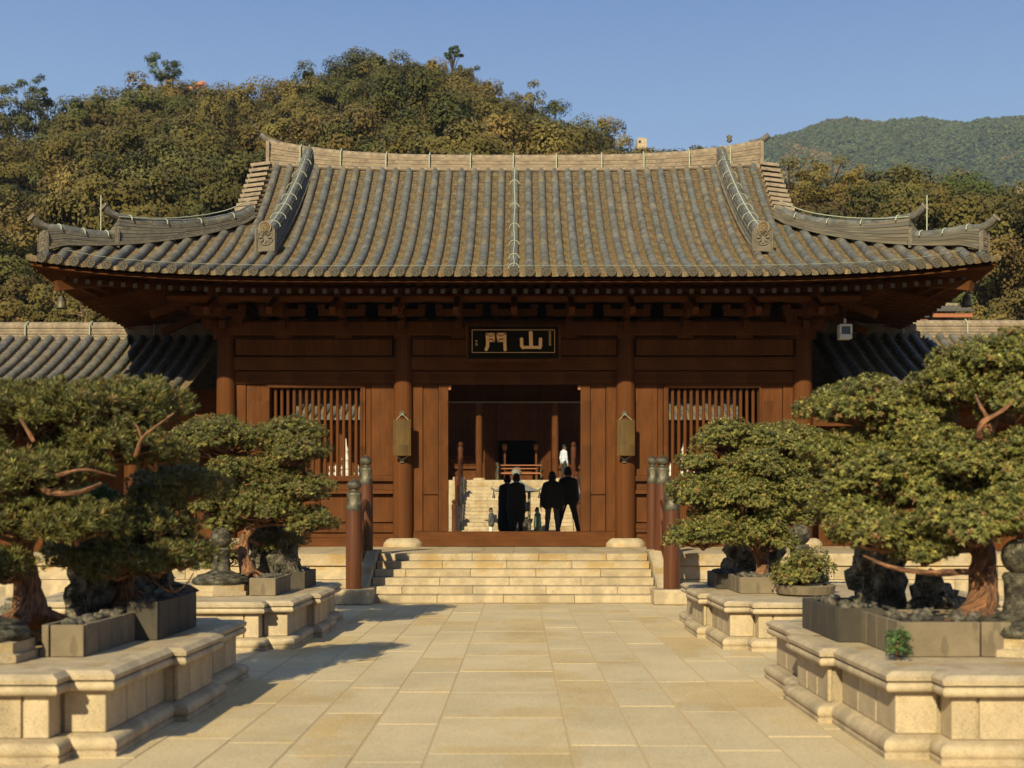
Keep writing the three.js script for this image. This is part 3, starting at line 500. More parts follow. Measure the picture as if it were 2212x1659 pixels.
{ // under the eaves: boarding, rafters with pale end grain, the fascia
  const soff = (d) => prof(d) - .2 + (d < .6 ? 0 : 0);
  const pos = [], uv = [], q = (a, b, c, d) => { for (const p of [a, b, c, a, c, d]) { pos.push(...p); uv.push(p[0], p[1] + p[2]); } };
  const NN = 40;
  const S = (x, z) => [XA + x, Math.min(roofY(x * .999, z) - .2, 6.35 + lift(Math.max(EX - Math.abs(x), z - EZ), 0)), -z];
  for (const s of [1, -1]) for (let i = 0; i < NN; i++) for (let j = 0; j < 8; j++) { // front and rear strips
    const x0 = lerp(-EX + .08, EX - .08, i / NN), x1 = lerp(-EX + .08, EX - .08, (i + 1) / NN), a = lerp(.06, 3.3, j / 8), b = lerp(.06, 3.3, (j + 1) / 8), z = (d) => s > 0 ? EZ + d : 2 * ZC - EZ - d;
    q(S(x0, z(a)), S(x1, z(a)), S(x1, z(b)), S(x0, z(b)));
  }
  for (const s of [1, -1]) for (let i = 0; i < 20; i++) for (let j = 0; j < 8; j++) { const z0 = lerp(EZ + 3.3, 2 * ZC - EZ - 3.3, i / 20), z1 = lerp(EZ + 3.3, 2 * ZC - EZ - 3.3, (i + 1) / 20), X = (d) => s * (EX - d), a = lerp(.08, 3.3, j / 8), b = lerp(.08, 3.3, (j + 1) / 8); q(S(X(a), z0), S(X(b), z0), S(X(b), z1), S(X(a), z1)); }
  const g = new THREE.BufferGeometry(); g.setAttribute('position', new THREE.Float32BufferAttribute(pos, 3)); g.setAttribute('uv', new THREE.Float32BufferAttribute(uv, 2)); g.computeVertexNormals();
  const eaves = add(gate, 'eaves', g, M.woodDark);
  for (let k = -38; k <= 38; k++) { // flying rafters, a square end each
    const x = k * .236, y = roofY(x, EZ) - .235, yi = Math.min(roofY(x, EZ + 1.8) - .3, y + .45);
    const r = add(eaves, 'rafter', (() => { const l = Math.hypot(2.2, yi - y), h = new THREE.BoxGeometry(.085, .09, l).rotateX(Math.atan2(yi - y, 2.2)); return uvm(h.translate(XA + x, (y + yi) / 2 - .045, -(EZ + .5 + 1.1))); })(), M.woodDark);
    add(eaves, 'rafter_end', bx(XA + x - .042, XA + x + .042, y - .10, y - .015, EZ + .485, EZ + .498), M.rafterEnd);
  }
  const fa = []; for (let i = 0; i <= 60; i++) { const x = lerp(-EX + .1, EX - .1, i / 60); fa.push(V3(XA + x, roofY(x, EZ) - .115, -(EZ + .20))); }
  add(eaves, 'fascia', tube(fa, .055, 4), M.woodDark);
  for (const s of [-1, 1]) { const f = []; for (let i = 0; i <= 30; i++) { const z = lerp(EZ + .1, 2 * ZC - EZ - .1, i / 30); f.push(V3(XA + s * (EX - .06), roofY(s * EX, z) - .12, -z)); } add(eaves, 'fascia', tube(f, .06, 4), M.woodDark);
    for (let k = 8; k < 33; k++) { const z = EZ + .4 + k * .285; add(eaves, 'rafter', (() => { const y = roofY(s * EX, z) - .22, h = new THREE.BoxGeometry(2, .09, .085).rotateZ(-s * .2); return uvm(h.translate(XA + s * (EX - 1.15), y + .17, -z)); })(), M.woodDark); } }
}
{ // small bells under the corners
  for (const s of [-1, 1]) {
    const p = W(s < 0 ? 133 : 2088, s < 0 ? 652 : 648, 26.2), t = thing('wind_bell', s < 0 ? 'small bronze wind bell hanging under the left tip of the gate eaves' : 'small bronze wind bell hanging under the right tip of the gate eaves', 'bell', p, 'wind bells');
    add(t, 'bell', lathe([[.11, -.14], [.1, -.1], [.085, .02], [.06, .1], [.02, .13], [0, .135]], 14, p.x, p.y, p.z), M.bronze);
    add(t, 'hanger', tube([V3(p.x, p.y + .13, p.z), V3(p.x, p.y + .62, p.z)], .008, 5), M.bronze);
  }
}

// ---------------------------------------------------------------- sign board, tablets, lamp
{
  const z = 27.2, s = F / z, X = (u) => (u - U0) / s, Y = (v) => EYE + (V0 - v) / s;
  const t = thing('sign_board', 'black sign board with two golden characters above the gate doorway', 'sign', V3(X(1109), Y(740), -z));
  add(t, 'frame', bx(X(1006), X(1212), Y(781), Y(700), z + .03, z + .12, .02), M.woodDark);
  add(t, 'panel', bx(X(1012), X(1206), Y(774), Y(705), z + .0, z + .05, .01), M.board);
  const line = []; for (const [a, b, c, d] of [[1019.5, 1198.5, 712.2, 713.1], [1019.5, 1198.5, 760.9, 761.8], [1019.5, 1020.4, 713.1, 760.9], [1197.6, 1198.5, 713.1, 760.9]]) line.push(bx(X(a), X(b), Y(d), Y(c), z - .004, z + .01));
  add(t, 'gilt_border', mg(line), M.gold);
  const glyph = (name, strokes, wd = .032) => { const l = []; for (const st of strokes) { const k = st[st.length - 1], w = typeof k === 'number' ? k : wd, p = st.filter((q) => typeof q !== 'number').map(([a, b]) => new THREE.Vector3((990 + 0, 1430 + a * .1582) / 1.4435, 0, 0)); const pts = st.filter((q) => typeof q !== 'number').map(([a, b]) => V3(X((1430 + a * .1582) / 1.4435), Y((990 + b * .1582) / 1.4435), 0));
    for (let i = 0; i < pts.length - 1; i++) { const dx = pts[i + 1].x - pts[i].x, dy = pts[i + 1].y - pts[i].y, n = Math.hypot(dx, dy), g = new THREE.BoxGeometry(n + w * .5, w, .03).rotateZ(Math.atan2(dy, dx)).translate((pts[i].x + pts[i + 1].x) / 2, (pts[i].y + pts[i + 1].y) / 2, -z + .012 + .0013 * i); l.push(g); }
    for (const p2 of pts) l.push(new THREE.CylinderGeometry(w / 2, w / 2, .028, 12).rotateX(Math.PI / 2).translate(p2.x, p2.y, -z + .014)); }
    add(t, name, uvm(mg(l)), M.gold); };
  const A = .068, B = .045;
  glyph('character', [[[565, 335], [572, 480], [572, 560], [545, 630], A], [[565, 335], [695, 332], B * 1.2], [[690, 335], [695, 465], B * 1.1], [[580, 400], [690, 395], B], [[580, 465], [695, 462], B],
    [[910, 330], [912, 480], [918, 635], A], [[775, 330], [910, 325], B * 1.2], [[770, 335], [785, 465], B * 1.1], [[780, 395], [905, 392], B], [[785, 462], [905, 460], B]]);
  glyph('character', [[[1422, 305], [1430, 580], .08], [[1240, 430], [1245, 560], [1270, 592], .072], [[1615, 430], [1612, 560], [1600, 592], .072], [[1260, 590], [1600, 590], .058]]);
  const small = (u, v0, n, st) => { const l = []; for (let k = 0; k < n; k++) { const v = v0 + k * st; for (const [a, b, c, d] of [[-2.4, -1.6, 2.4, -1.4], [-2.2, .2, 2.2, .4], [-.2, -2.1, 0, 2], [-2, 1.8, (k % 2 ? 2.2 : .6), 2.1]]) l.push(bx(X(u + Math.min(a, c)) - .002, X(u + Math.max(a, c)) + .002, Y(v + Math.max(b, d)) - .002, Y(v + Math.min(b, d)) + .002, z - .003 - k * .0003, z + .01)); } add(t, 'inscription', mg(l), M.gold); };
  small(1188, 717.5, 6, 5.3); small(1029.5, 737, 2, 6.8);
  for (const [u, side] of [[869.5, 'left'], [1351.5, 'right']]) {
    const zz = 27.66, k = F / zz, x = (u - U0) / k, y = (v) => EYE + (V0 - v) / k, h = thing('hanging_tablet', 'golden brown wooden tablet hung on the column ' + side + ' of the doorway', 'tablet', V3(x, y(945), -zz), 'tablets hung on the doorway columns');
    const w = 19 / k, g = new THREE.CylinderGeometry(w * 2.4, w * 2.4, y(907.5) - y(984), 14, 1, true, -.43, .86).translate(0, 0, -w * 2.25), g2 = g.clone().scale(.93, 1, .93).translate(0, 0, -.01);
    add(h, 'tablet', uvm(mg([g, g2]).translate(x, (y(907.5) + y(984)) / 2, -zz + .12)), M.tablet);
    for (const v of [908.5, 983]) add(h, 'edge', bx(x - w, x + w, y(v) - .012, y(v) + .012, zz - .1, zz - .03, .008), M.gold);
    for (const [va, vb, up] of [[893, 909, 1], [994, 983, -1]]) {
      add(h, 'rosette', mg([new THREE.CylinderGeometry(.042, .05, .03, 12).rotateX(Math.PI / 2), ...[0, 1, 2, 3, 4, 5].map((q) => new THREE.IcosahedronGeometry(.026, 1).scale(1, 1, .5).translate(.045, 0, .01).rotateZ(q * 1.047))]).translate(x - .02, y(va), -zz - .1), M.bronze);
      for (const s of [-1, 1]) add(h, 'string', tube([V3(x - .02, y(va), -zz - .05), V3(x + s * w * .8, y(vb), -zz + .02)], .006, 5), M.cord);
    }
  }
  const p = W(1825, 716, 27.0), q = thing('hanging_lamp', 'small white box lamp hanging under the right eaves of the gate', 'lamp', p);
  const c = .105;
  add(q, 'case', mg([bx(p.x - .135, p.x + .135, p.y - .17, p.y - .06, 26.9, 27.12, .02), bx(p.x - .135, p.x + .135, p.y + .1, p.y + .15, 26.9, 27.12, .015), bx(p.x - .135, p.x - .095, p.y - .06, p.y + .1, 26.9, 27.12), bx(p.x + .095, p.x + .135, p.y - .06, p.y + .1, 26.9, 27.12)]), M.white);
  add(q, 'pane', bx(p.x - .095, p.x + .095, p.y - .06, p.y + .1, 26.95, 27.1), M.black);
  add(q, 'hook', tube([V3(p.x, p.y + .15, p.z), V3(p.x, p.y + .27, p.z)], .03, 8), M.white);
  add(q, 'rod', tube([V3(p.x, p.y + .25, p.z), V3(p.x, 6.05, p.z)], .012, 6), M.woodDark);
}
// ---------------------------------------------------------------- side corridors left and right of the gate
function tiledSlope(par, x0, x1, zf, zr, yf, yr, sag, r, sp, fine, side) { // tile rows on a slope that faces the camera
  const R = V3(1, 0, 0), n = Math.floor((x1 - x0) / sp), at = (x) => { const p = []; for (let i = 0; i <= 8; i++) { const t = i / 8; p.push(V3(x, lerp(yf, yr, t) - sag * 4 * t * (1 - t), -lerp(zf, zr, t))); } return p; };
  const flat = [], sheet = [];
  for (let k = 0; k <= n; k++) {
    const x = x0 + (k + .5) * sp; if (x > x1) break; const p = at(x);
    if (fine) { add(par, 'cover_tile_row', coverRow(p, r, R), tubes[Math.floor(rnd() * 4)]); put(par, 'eave_disc', discG, M.tube2, p[0].clone().add(V3(0, .01, .03))); } else flat.push(coverRow(p, r, R));
    flat.push(panRow(at(x + sp / 2), sp / 2, R, fine ? .11 : .3));
  }
  const o = add(par, 'pan_tiles', mg(flat), fine ? M.pan : M.tube2); o.userData.kind = 'stuff';
}
{
  srand(61);
  for (const s of [-1, 1]) {
    const xa = s < 0 ? -15.6 : XA + 7.2, xb = s < 0 ? XA - 7.2 : 15.4;
    const t = thing('side_corridor', s < 0 ? 'grey tiled corridor roof joining the left side of the gate' : 'grey tiled corridor roof joining the right side of the gate', 'corridor', V3((xa + xb) / 2, 0, -30.8));
    const rf = add(t, 'roof', (() => { const g = new THREE.BufferGeometry(), p = []; const L = [[26.15, 3.98], [28.5, 4.72], [30.8, 5.95], [33.1, 4.72], [35.4, 3.98]]; for (let i = 0; i < 4; i++) for (const [x, k] of [[xa, i], [xb, i], [xb, i + 1], [xa, i], [xb, i + 1], [xa, i + 1]]) p.push(x, L[k][1] - .07, -L[k][0]); g.setAttribute('position', new THREE.Float32BufferAttribute(p, 3)); g.computeVertexNormals(); return uvm(g); })(), M.ridgeDark);
    tiledSlope(rf, xa, xb, 26.15, 30.6, 4.0, 5.93, .16, .095, .3177, true);
    for (let k = 0; k < 5; k++) add(rf, 'ridge_course', bx(xa, xb, 5.9 + k * .07, 5.9 + k * .07 + .058, 30.8 - .2 + (k % 2) * .015, 31.0 - (k % 2) * .015), M.ridge);
    add(rf, 'ridge_cap', coverRow([V3(xa, 6.25, -30.8), V3((xa + xb) / 2, 6.25, -30.8), V3(xb, 6.25, -30.8)], .1, V3(0, 0, 1)), M.ridge);
    for (let x = xa + .6; x < xb; x += 1.55) add(rf, 'ridge_strap', tube([V3(x, 5.98, -30.56), V3(x, 6.24, -30.57), V3(x, 6.36, -30.75)], .018, 5), M.cord);
    add(t, 'gutter', tube([V3(xa, 3.93, -26.1), V3(xb, 3.93, -26.1)], .05, 8), M.ridgeDark);
    const wa = s < 0 ? xa : XA + 6.45, wb = s < 0 ? XA - 6.45 : xb; add(t, 'wall', bx(wa, wb, .8, 4.6, 29.6, 29.75), M.wood); add(t, 'beam', bx(wa, wb, 3.55, 3.85, 27.4, 27.6), M.woodH);
    for (let x = xa + .8; x < xb; x += 3.2) add(t, 'column', uvm(new THREE.CylinderGeometry(.16, .17, 3.1, 16).translate(x, 2.2, -27.5)), M.wood);
    for (let x = xa + .4; x < xb; x += 3.2) add(t, 'lattice', mg(Array.from({ length: 9 }, (_, q) => bx(x + .4 + q * .2, x + .46 + q * .2, 1.6, 3.3, 29.55, 29.6))), M.woodDark);
    for (let y = 0; y < 3; y++) for (let x = xa + (y % 2) * .6; x < xb; x += 1.3) add(t, 'base_block', bx(x + .004, Math.min(xb, x + 1.296), y * .26, y * .26 + .257, 26.9 - (y === 2 ? .06 : 0), 30, .008), y === 1 ? M.stone : M.stoneB);
    t.position.y -= s < 0 ? .2 : .15;
  }
}
// ---------------------------------------------------------------- the hall behind, seen through the doorway
{
  const HA = XA - .005, k = F / 57.5;
  const h = thing('rear_hall', 'large dark timber hall at the top of the long stairs behind the gate', 'hall', V3(HA, 2.96, -60));
  const HP = 2.96;
  add(h, 'roof', (() => { const g = new THREE.BufferGeometry(), p = [], L = [[54, 8.2], [58, 9.3], [62, 11.5], [66, 9.3], [70, 8.2]]; for (let i = 0; i < 4; i++) for (const [x, q] of [[-14, i], [14, i], [14, i + 1], [-14, i], [14, i + 1], [-14, i + 1]]) p.push(x, L[q][1], -L[q][0]); g.setAttribute('position', new THREE.Float32BufferAttribute(p, 3)); g.computeVertexNormals(); return uvm(g); })(), M.tube2);
  add(h, 'eaves', bx(-13.8, 13.8, 7.7, 7.9, 54.2, 69.5), M.interior);
  add(h, 'platform', bx(-14, 14, .3, HP, 56.0, 72), M.stoneB);
  for (const x of [-1.72, 1.72, -5.2, 5.2, -9, 9]) { add(h, 'column', uvm(creased(lathe([[.155, HP + .1], [.16, 4.5], [.145, 7.2], [.12, 7.8], [0, 7.8]], 20, HA + x, 0, -57.5))), M.wood); add(h, 'column_base', lathe([[.3, HP], [.28, HP + .1], [.2, HP + .14], [0, HP + .14]], 20, HA + x, 0, -57.5), M.stoneB); }
  // front wall with door, lattice windows left and right
  for (const s of [-1, 1]) {
    const q = (n, a, b, y0, y1, z0, z1, m) => add(h, n, bx(Math.min(HA + s * a, HA + s * b), Math.max(HA + s * a, HA + s * b), y0, y1, z0, z1), m);
    q('wall', 1.55, 13.6, 5.6, 7.7, 61, 61.2, M.woodDark); q('dado', 1.55, 13.6, HP, 3.55, 60.98, 61.2, M.wood); q('rail', 1.55, 13.6, 3.62, 3.75, 60.85, 61.2, M.woodH); q('dado', 1.55, 13.6, 3.78, 4.1, 60.98, 61.2, M.wood); q('rail', 1.55, 13.6, 4.15, 4.27, 60.8, 61.2, M.woodH);
    q('jamb', 1.5, 1.66, HP, 7.7, 60.9, 61.25, M.wood);
    for (let i = 0; i < 24; i++) q('lattice_bar', 1.9 + i * .13, 1.96 + i * .13, 4.27, 5.6, 61, 61.08, M.wood);
    q('window_back', 1.6, 13.6, 4.1, 5.7, 61.4, 61.45, M.interior);
    const leaf = bx(-.03, .03, HP + .05, 6.9, -.65, .65).rotateY(s * .5).translate(HA + s * 1.25, 0, -60.5); add(h, 'door_leaf', leaf, M.wood);
    q('side_wall', 13.5, 13.7, HP, 7.7, 61, 69, M.woodDark);
  }
  add(h, 'lintel', bx(HA - 1.5, HA + 1.5, 5.0, 7.7, 60.95, 61.2), M.woodDark);
  add(h, 'back_wall', bx(-13.6, 13.6, HP, 7.7, 69, 69.2), M.interior);
  // altar with rails and small lanterns
  const a = thing('altar_table', 'reddish wooden offering table in the doorway of the rear hall', 'table', V3(HA, HP, -60.3));
  const X = (u) => (u - U0) / F * 60.3, Y = (v) => EYE + (V0 - v) / F * 60.3;
  add(a, 'top', bx(X(1078), X(1160), Y(1013.5), Y(1011.5), 60.1, 60.6), M.redwood);
  add(a, 'front', bx(X(1092), X(1150), HP, Y(1018), 60.15, 60.3), M.wood); add(a, 'lower_rail', bx(X(1076), X(1168), Y(1024), Y(1021), 60.05, 60.2), M.redwood);
  for (const u of [1080, 1158]) add(a, 'leg', bx(X(u), X(u + 3), HP, Y(1013), 60.1, 60.2), M.wood);
  add(a, 'upper_rail', bx(X(1076), X(1170), Y(1006.5), Y(1004.5), 60.0, 60.08), M.redwood);
  const bk = thing('offering_box', 'small white box on the offering table of the rear hall', 'box', W(1117, 1010, 60.3)); const bp = W(1117, 1011, 60.3); add(bk, 'box', bx(bp.x - .13, bp.x + .13, bp.y - .01, bp.y + .06, 60.2, 60.4, .01), M.white);
  for (const [u, s] of [[1090.5, 'left'], [1158, 'right']]) { const p = W(u, 965, 60.2), l = thing('red_lantern', 'small red lantern on a post, ' + s + ' of the offering table', 'lantern', V3(p.x, HP, -60.2), 'red lanterns beside the offering table'); add(l, 'post', bx(p.x - .045, p.x + .045, HP, p.y - .1, 60.15, 60.24), M.wood); add(l, 'shade', uvm(creased(lathe([[.05, -.17], [.12, -.14], [.13, .06], [.08, .12], [0, .13]], 6, p.x, p.y, -60.2))), M.redwood); }
  for (const [u, s] of [[1078, 'left'], [1170, 'right']]) { const p = W(u, 1012, 60.6), l = thing('altar_vase', 'dull bronze vase standing ' + s + ' of the offering table', 'vase', V3(p.x, HP, -60.8), 'vases beside the offering table'); add(l, 'vase', lathe([[.14, HP], [.17, HP + .1], [.2, HP + .45], [.12, HP + .75], [.18, HP + .95], [.15, HP + .97]], 16, p.x, 0, -60.8), M.bronze); }
  // the long stairs
  const st = thing('hall_stairs', 'long flight of sunlit pale stairs climbing to the rear hall', 'stairs', V3(HA, .35, -54));
  srand(67);
  for (let i = 0; i < 17; i++) {
    const y0 = .35 + i * .1535, z0 = 56 - (17 - i) * .3, s = add(st, 'step', bx(HA - 2.28, HA + 2.28, y0 - .01, y0 + .14, z0 + .03, z0 + .4), M.joint);
    for (let x = -2.3 + (i % 2 ? 0 : -.5); x < 2.3; x += 1.05) add(s, 'stone_block', bx(HA + Math.max(-2.3, x) + .008, HA + Math.min(2.3, x + 1.042), y0 + .012, y0 + .1535, z0 + rr(-.006, .006), z0 + .32), [M.stone, M.stoneB, M.stoneC][Math.floor(rnd() * 3)]);
  }
  for (const s of [-1, 1]) {
    const sh = new THREE.Shape([new THREE.Vector2(50.6, .3), new THREE.Vector2(50.6, .5), new THREE.Vector2(56, 3.1), new THREE.Vector2(56.4, 3.1), new THREE.Vector2(56.4, .3)]);
    add(st, 'side_stone', uvm(new THREE.ExtrudeGeometry(sh, { depth: .5, bevelEnabled: false }).rotateY(Math.PI / 2).translate(HA + (s < 0 ? -2.82 : 2.32), 0, 0)), M.stoneB);
    const r = thing('hall_stair_railing', 'dark railing with three capped posts along the ' + (s < 0 ? 'left' : 'right') + ' edge of the rear hall stairs', 'railing', V3(HA + s * 2.5, .5, -53.5), 'railings of the rear hall stairs');
    for (const [z, y, hh] of [[51, .55, 1.5], [53.4, 1.75, 1.5], [56.2, 3.0, 1.65]]) { add(r, 'post', uvm(creased(lathe([[.11, y], [.11, y + hh * .72], [.125, y + hh * .74], [.12, y + hh * .86], [.07, y + hh * .88], [.12, y + hh * .95], [.05, y + hh], [0, y + hh + .02]], 14, HA + s * 2.5, 0, -z))), M.lacquer); }
    for (const q of [.95, .55, .2]) { add(r, 'rail', tube([V3(HA + s * 2.5, .55 + q, -51), V3(HA + s * 2.5, 1.75 + q, -53.4), V3(HA + s * 2.5, 3.0 + q, -56.2)], .05, 6), M.lacquer); }
    // corridors either side of the courtyard and marble pillars in front of them
    const c = thing('courtyard_corridor', 'grey tiled corridor across the inner courtyard, seen through the ' + (s < 0 ? 'left' : 'right') + ' window bars', 'corridor', V3(s * 10, .35, -60));
    const xa = s < 0 ? -13.5 : 4.9, xb = s < 0 ? -4.9 : 13.5;
    const cr = add(c, 'roof', bx(xa, xb, 6.45, 6.6, 57.4, 58.6), M.ridgeDark);
    srand(70 + s); tiledSlope(cr, xa, xb, 54.6, 57.6, 5.6, 6.75, .1, .11, .4, true);
    add(c, 'wall', bx(xa, xb, .35, 5.6, 57.6, 57.8), M.woodDark); add(c, 'beam', bx(xa, xb, 5.1, 5.4, 55.6, 55.8), M.woodDark);
    for (let x = xa + .5; x < xb; x += 2.6) add(c, 'column', uvm(new THREE.CylinderGeometry(.14, .14, 5, 12).translate(x, 2.8, -55.7)), M.wood);
    const um = s < 0 ? 747 : 1478;
    const pm = W(um, 1107, 48), tall = thing('marble_pagoda', 'slim white marble pagoda pillar behind the ' + (s < 0 ? 'left' : 'right') + ' window bars', 'pillar', V3(pm.x, .35, -48), 'white marble pagoda pillars');
    const top = EYE + (V0 - 948) * 48 / F;
    add(tall, 'shaft', lathe([[.3, .35], [.26, .6], [.19, .7], [.17, 2.9], [.19, 3.1], [.13, 3.15]], 8, pm.x, 0, -48), M.marble);
    add(tall, 'tiers', lathe([[.13, 3.15], [.2, 3.2], [.13, 3.35], [.11, 3.5], [.17, 3.54], [.1, 3.7], [.09, 3.85], [.13, 3.88], [.05, 4.05], [.02, top], [0, top + .02]], 8, pm.x, 0, -48), M.marble);
    for (const du of s < 0 ? [-31, -19, 24] : [-28, 21]) { const q = W(um + du, 1107, 48), b = thing('marble_post', 'short white marble post ' + (du < 0 ? 'left' : 'right') + ' of the ' + (s < 0 ? 'left' : 'right') + '-hand pagoda pillar' + (du === -19 ? ', the nearer one' : ''), 'post', V3(q.x, .35, -48), 'short white marble posts'); add(b, 'post', lathe([[.14, .35], [.1, .5], [.09, 2.95], [.12, 3.0], [.07, 3.1], [.1, 3.25], [0, 3.42]], 8, q.x, 0, -48), M.marble); }
  }
  // roofed incense burner in the courtyard
  const ib = thing('incense_burner', 'grey roofed incense burner with small bells at its corners in the courtyard', 'incense burner', V3(HA, .35, -48));
  const Z = 48.2, sx = F / Z, by = (v) => EYE + (V0 - v) / sx;
  const rfp = [[.12, by(1030)], [.2, by(1038)], [.42, by(1047)], [.72, by(1055)], [.98, by(1059)], [1.0, by(1061)], [.6, by(1064)], [0, by(1063)]];
  add(ib, 'roof', creased(lathe(rfp, 6, HA, 0, -Z), .5), M.grey);
  add(ib, 'ball', new THREE.SphereGeometry(.2, 20, 14).scale(1, .84, 1).translate(HA, by(1021), -Z), M.grey);
  for (let q = 0; q < 6; q++) { const an = q * Math.PI / 3, x = HA + Math.sin(an) * 1.0, z = -Z + Math.cos(an) * 1.0; add(ib, 'corner_tip', tube([V3(HA + Math.sin(an) * .9, by(1060), -Z + Math.cos(an) * .9), V3(x, by(1058), z), V3(HA + Math.sin(an) * 1.1, by(1054), -Z + Math.cos(an) * 1.1)], .035, 6), M.grey); add(ib, 'bell', lathe([[.05, -.14], [.04, -.04], [.02, 0], [.006, .14]], 8, x, by(1068), z), M.bronze);
    if (q % 2 === 0 || 1) { const px = HA + Math.sin(an) * .55, pz = -Z + Math.cos(an) * .55; add(ib, 'post', tube([V3(px, .9, pz), V3(px, by(1062), pz)], .055, 8), M.rockDark); } }
  add(ib, 'bowl', lathe([[.3, .35], [.34, .55], [.22, .7], [.5, .95], [.62, 1.25], [.6, 1.3], [.5, 1.2], [0, 1.1]], 20, HA, 0, -Z), M.rockDark);
}

// ---------------------------------------------------------------- people
const skin = [.36, .19, .11], hair = [.012, .010, .009];
function personGeo(bones, cols) { // bones: [a, b, ra, rb, colour]; joined by a smooth minimum and meshed as one surface
  const lo = V3(9, 9, 9), hi = V3(-9, -9, -9); for (const [a, b, ra, rb] of bones) for (const [p, r] of [[a, ra], [b, rb]]) { lo.min(V3(p[0] - r, p[1] - r, p[2] - r)); hi.max(V3(p[0] + r, p[1] + r, p[2] + r)); }
  const ctr = lo.clone().add(hi).multiplyScalar(.5), half = hi.clone().sub(lo).multiplyScalar(.5 * 1.12), n = 72, mc = new MarchingCubes(n, new THREE.MeshBasicMaterial(), false, false, 60000);
  const dist = (p, [a, b, ra, rb]) => { const bx_ = b[0] - a[0], by_ = b[1] - a[1], bz_ = b[2] - a[2], l2 = bx_ * bx_ + by_ * by_ + bz_ * bz_; const t = l2 ? clamp(((p[0] - a[0]) * bx_ + (p[1] - a[1]) * by_ + (p[2] - a[2]) * bz_) / l2, 0, 1) : 0; return Math.hypot(p[0] - a[0] - bx_ * t, p[1] - a[1] - by_ * t, p[2] - a[2] - bz_ * t) - lerp(ra, rb, t); };
  for (let z = 0; z < n; z++) for (let y = 0; y < n; y++) for (let x = 0; x < n; x++) {
    const p = [ctr.x + (x - n / 2) / (n / 2) * half.x, ctr.y + (y - n / 2) / (n / 2) * half.y, ctr.z + (z - n / 2) / (n / 2) * half.z]; let d = 9;
    for (const b of bones) { const e = dist(p, b); if (e > .12) { d = Math.min(d, e); continue; } const k = .045, h = clamp(.5 + .5 * (d - e) / k, 0, 1); d = lerp(d, e, h) - k * h * (1 - h); }
    mc.field[x + y * n + z * n * n] = -d;
  }
  mc.isolation = 0; mc.update();
  const c = mc.count ?? mc.geometry.drawRange.count, src = mc.positionArray, pos = new Float32Array(c * 3);
  for (let i = 0; i < c; i++) { pos[i * 3] = ctr.x + src[i * 3] * half.x; pos[i * 3 + 1] = ctr.y + src[i * 3 + 1] * half.y; pos[i * 3 + 2] = ctr.z + src[i * 3 + 2] * half.z; }
  let g = new THREE.BufferGeometry(); g.setAttribute('position', new THREE.BufferAttribute(pos, 3)); g = mergeVertices(g, 1e-4); g.computeVertexNormals();
  const q = g.attributes.position, col = new Float32Array(q.count * 3);
  for (let i = 0; i < q.count; i++) { const p = [q.getX(i), q.getY(i), q.getZ(i)]; let best = 9, k = 0; bones.forEach((b, j) => { const e = dist(p, b); if (e < best) { best = e; k = j; } }); col.set(cols[bones[k][4]], i * 3); }
  g.setAttribute('color', new THREE.BufferAttribute(col, 3)); return g;
}
const bodyM = mat('clothes_and_skin', [1, 1, 1], { vertexColors: true, roughness: .85 });
function handGeo(p, dir, side, r = 1) { // a slightly curled hand hanging from the wrist
  const l = [tube([p, p.clone().addScaledVector(dir, .05 * r), p.clone().addScaledVector(dir, .09 * r)], (t) => (.026 + .012 * Math.sin(t * 3)) * r, 8)];
  for (let k = 0; k < 4; k++) { const o = p.clone().addScaledVector(dir, .085 * r).add(V3(0, 0, (k - 1.5) * .02 * r)); l.push(tube([o, o.clone().addScaledVector(dir, .045 * r), o.clone().addScaledVector(dir, (.07 + [0, .012, .008, -.008][k]) * r).add(V3(-side * .02 * r, 0, 0))], .0085 * r, 6)); }
  const o = p.clone().addScaledVector(dir, .03 * r); l.push(tube([o, o.clone().addScaledVector(dir, .035 * r).add(V3(0, 0, -.035 * r)), o.clone().addScaledVector(dir, .07 * r).add(V3(-side * .008, 0, -.04 * r))], .0095 * r, 6)); return l;
}
const handM = mat('skin', skin, { roughness: .6 });
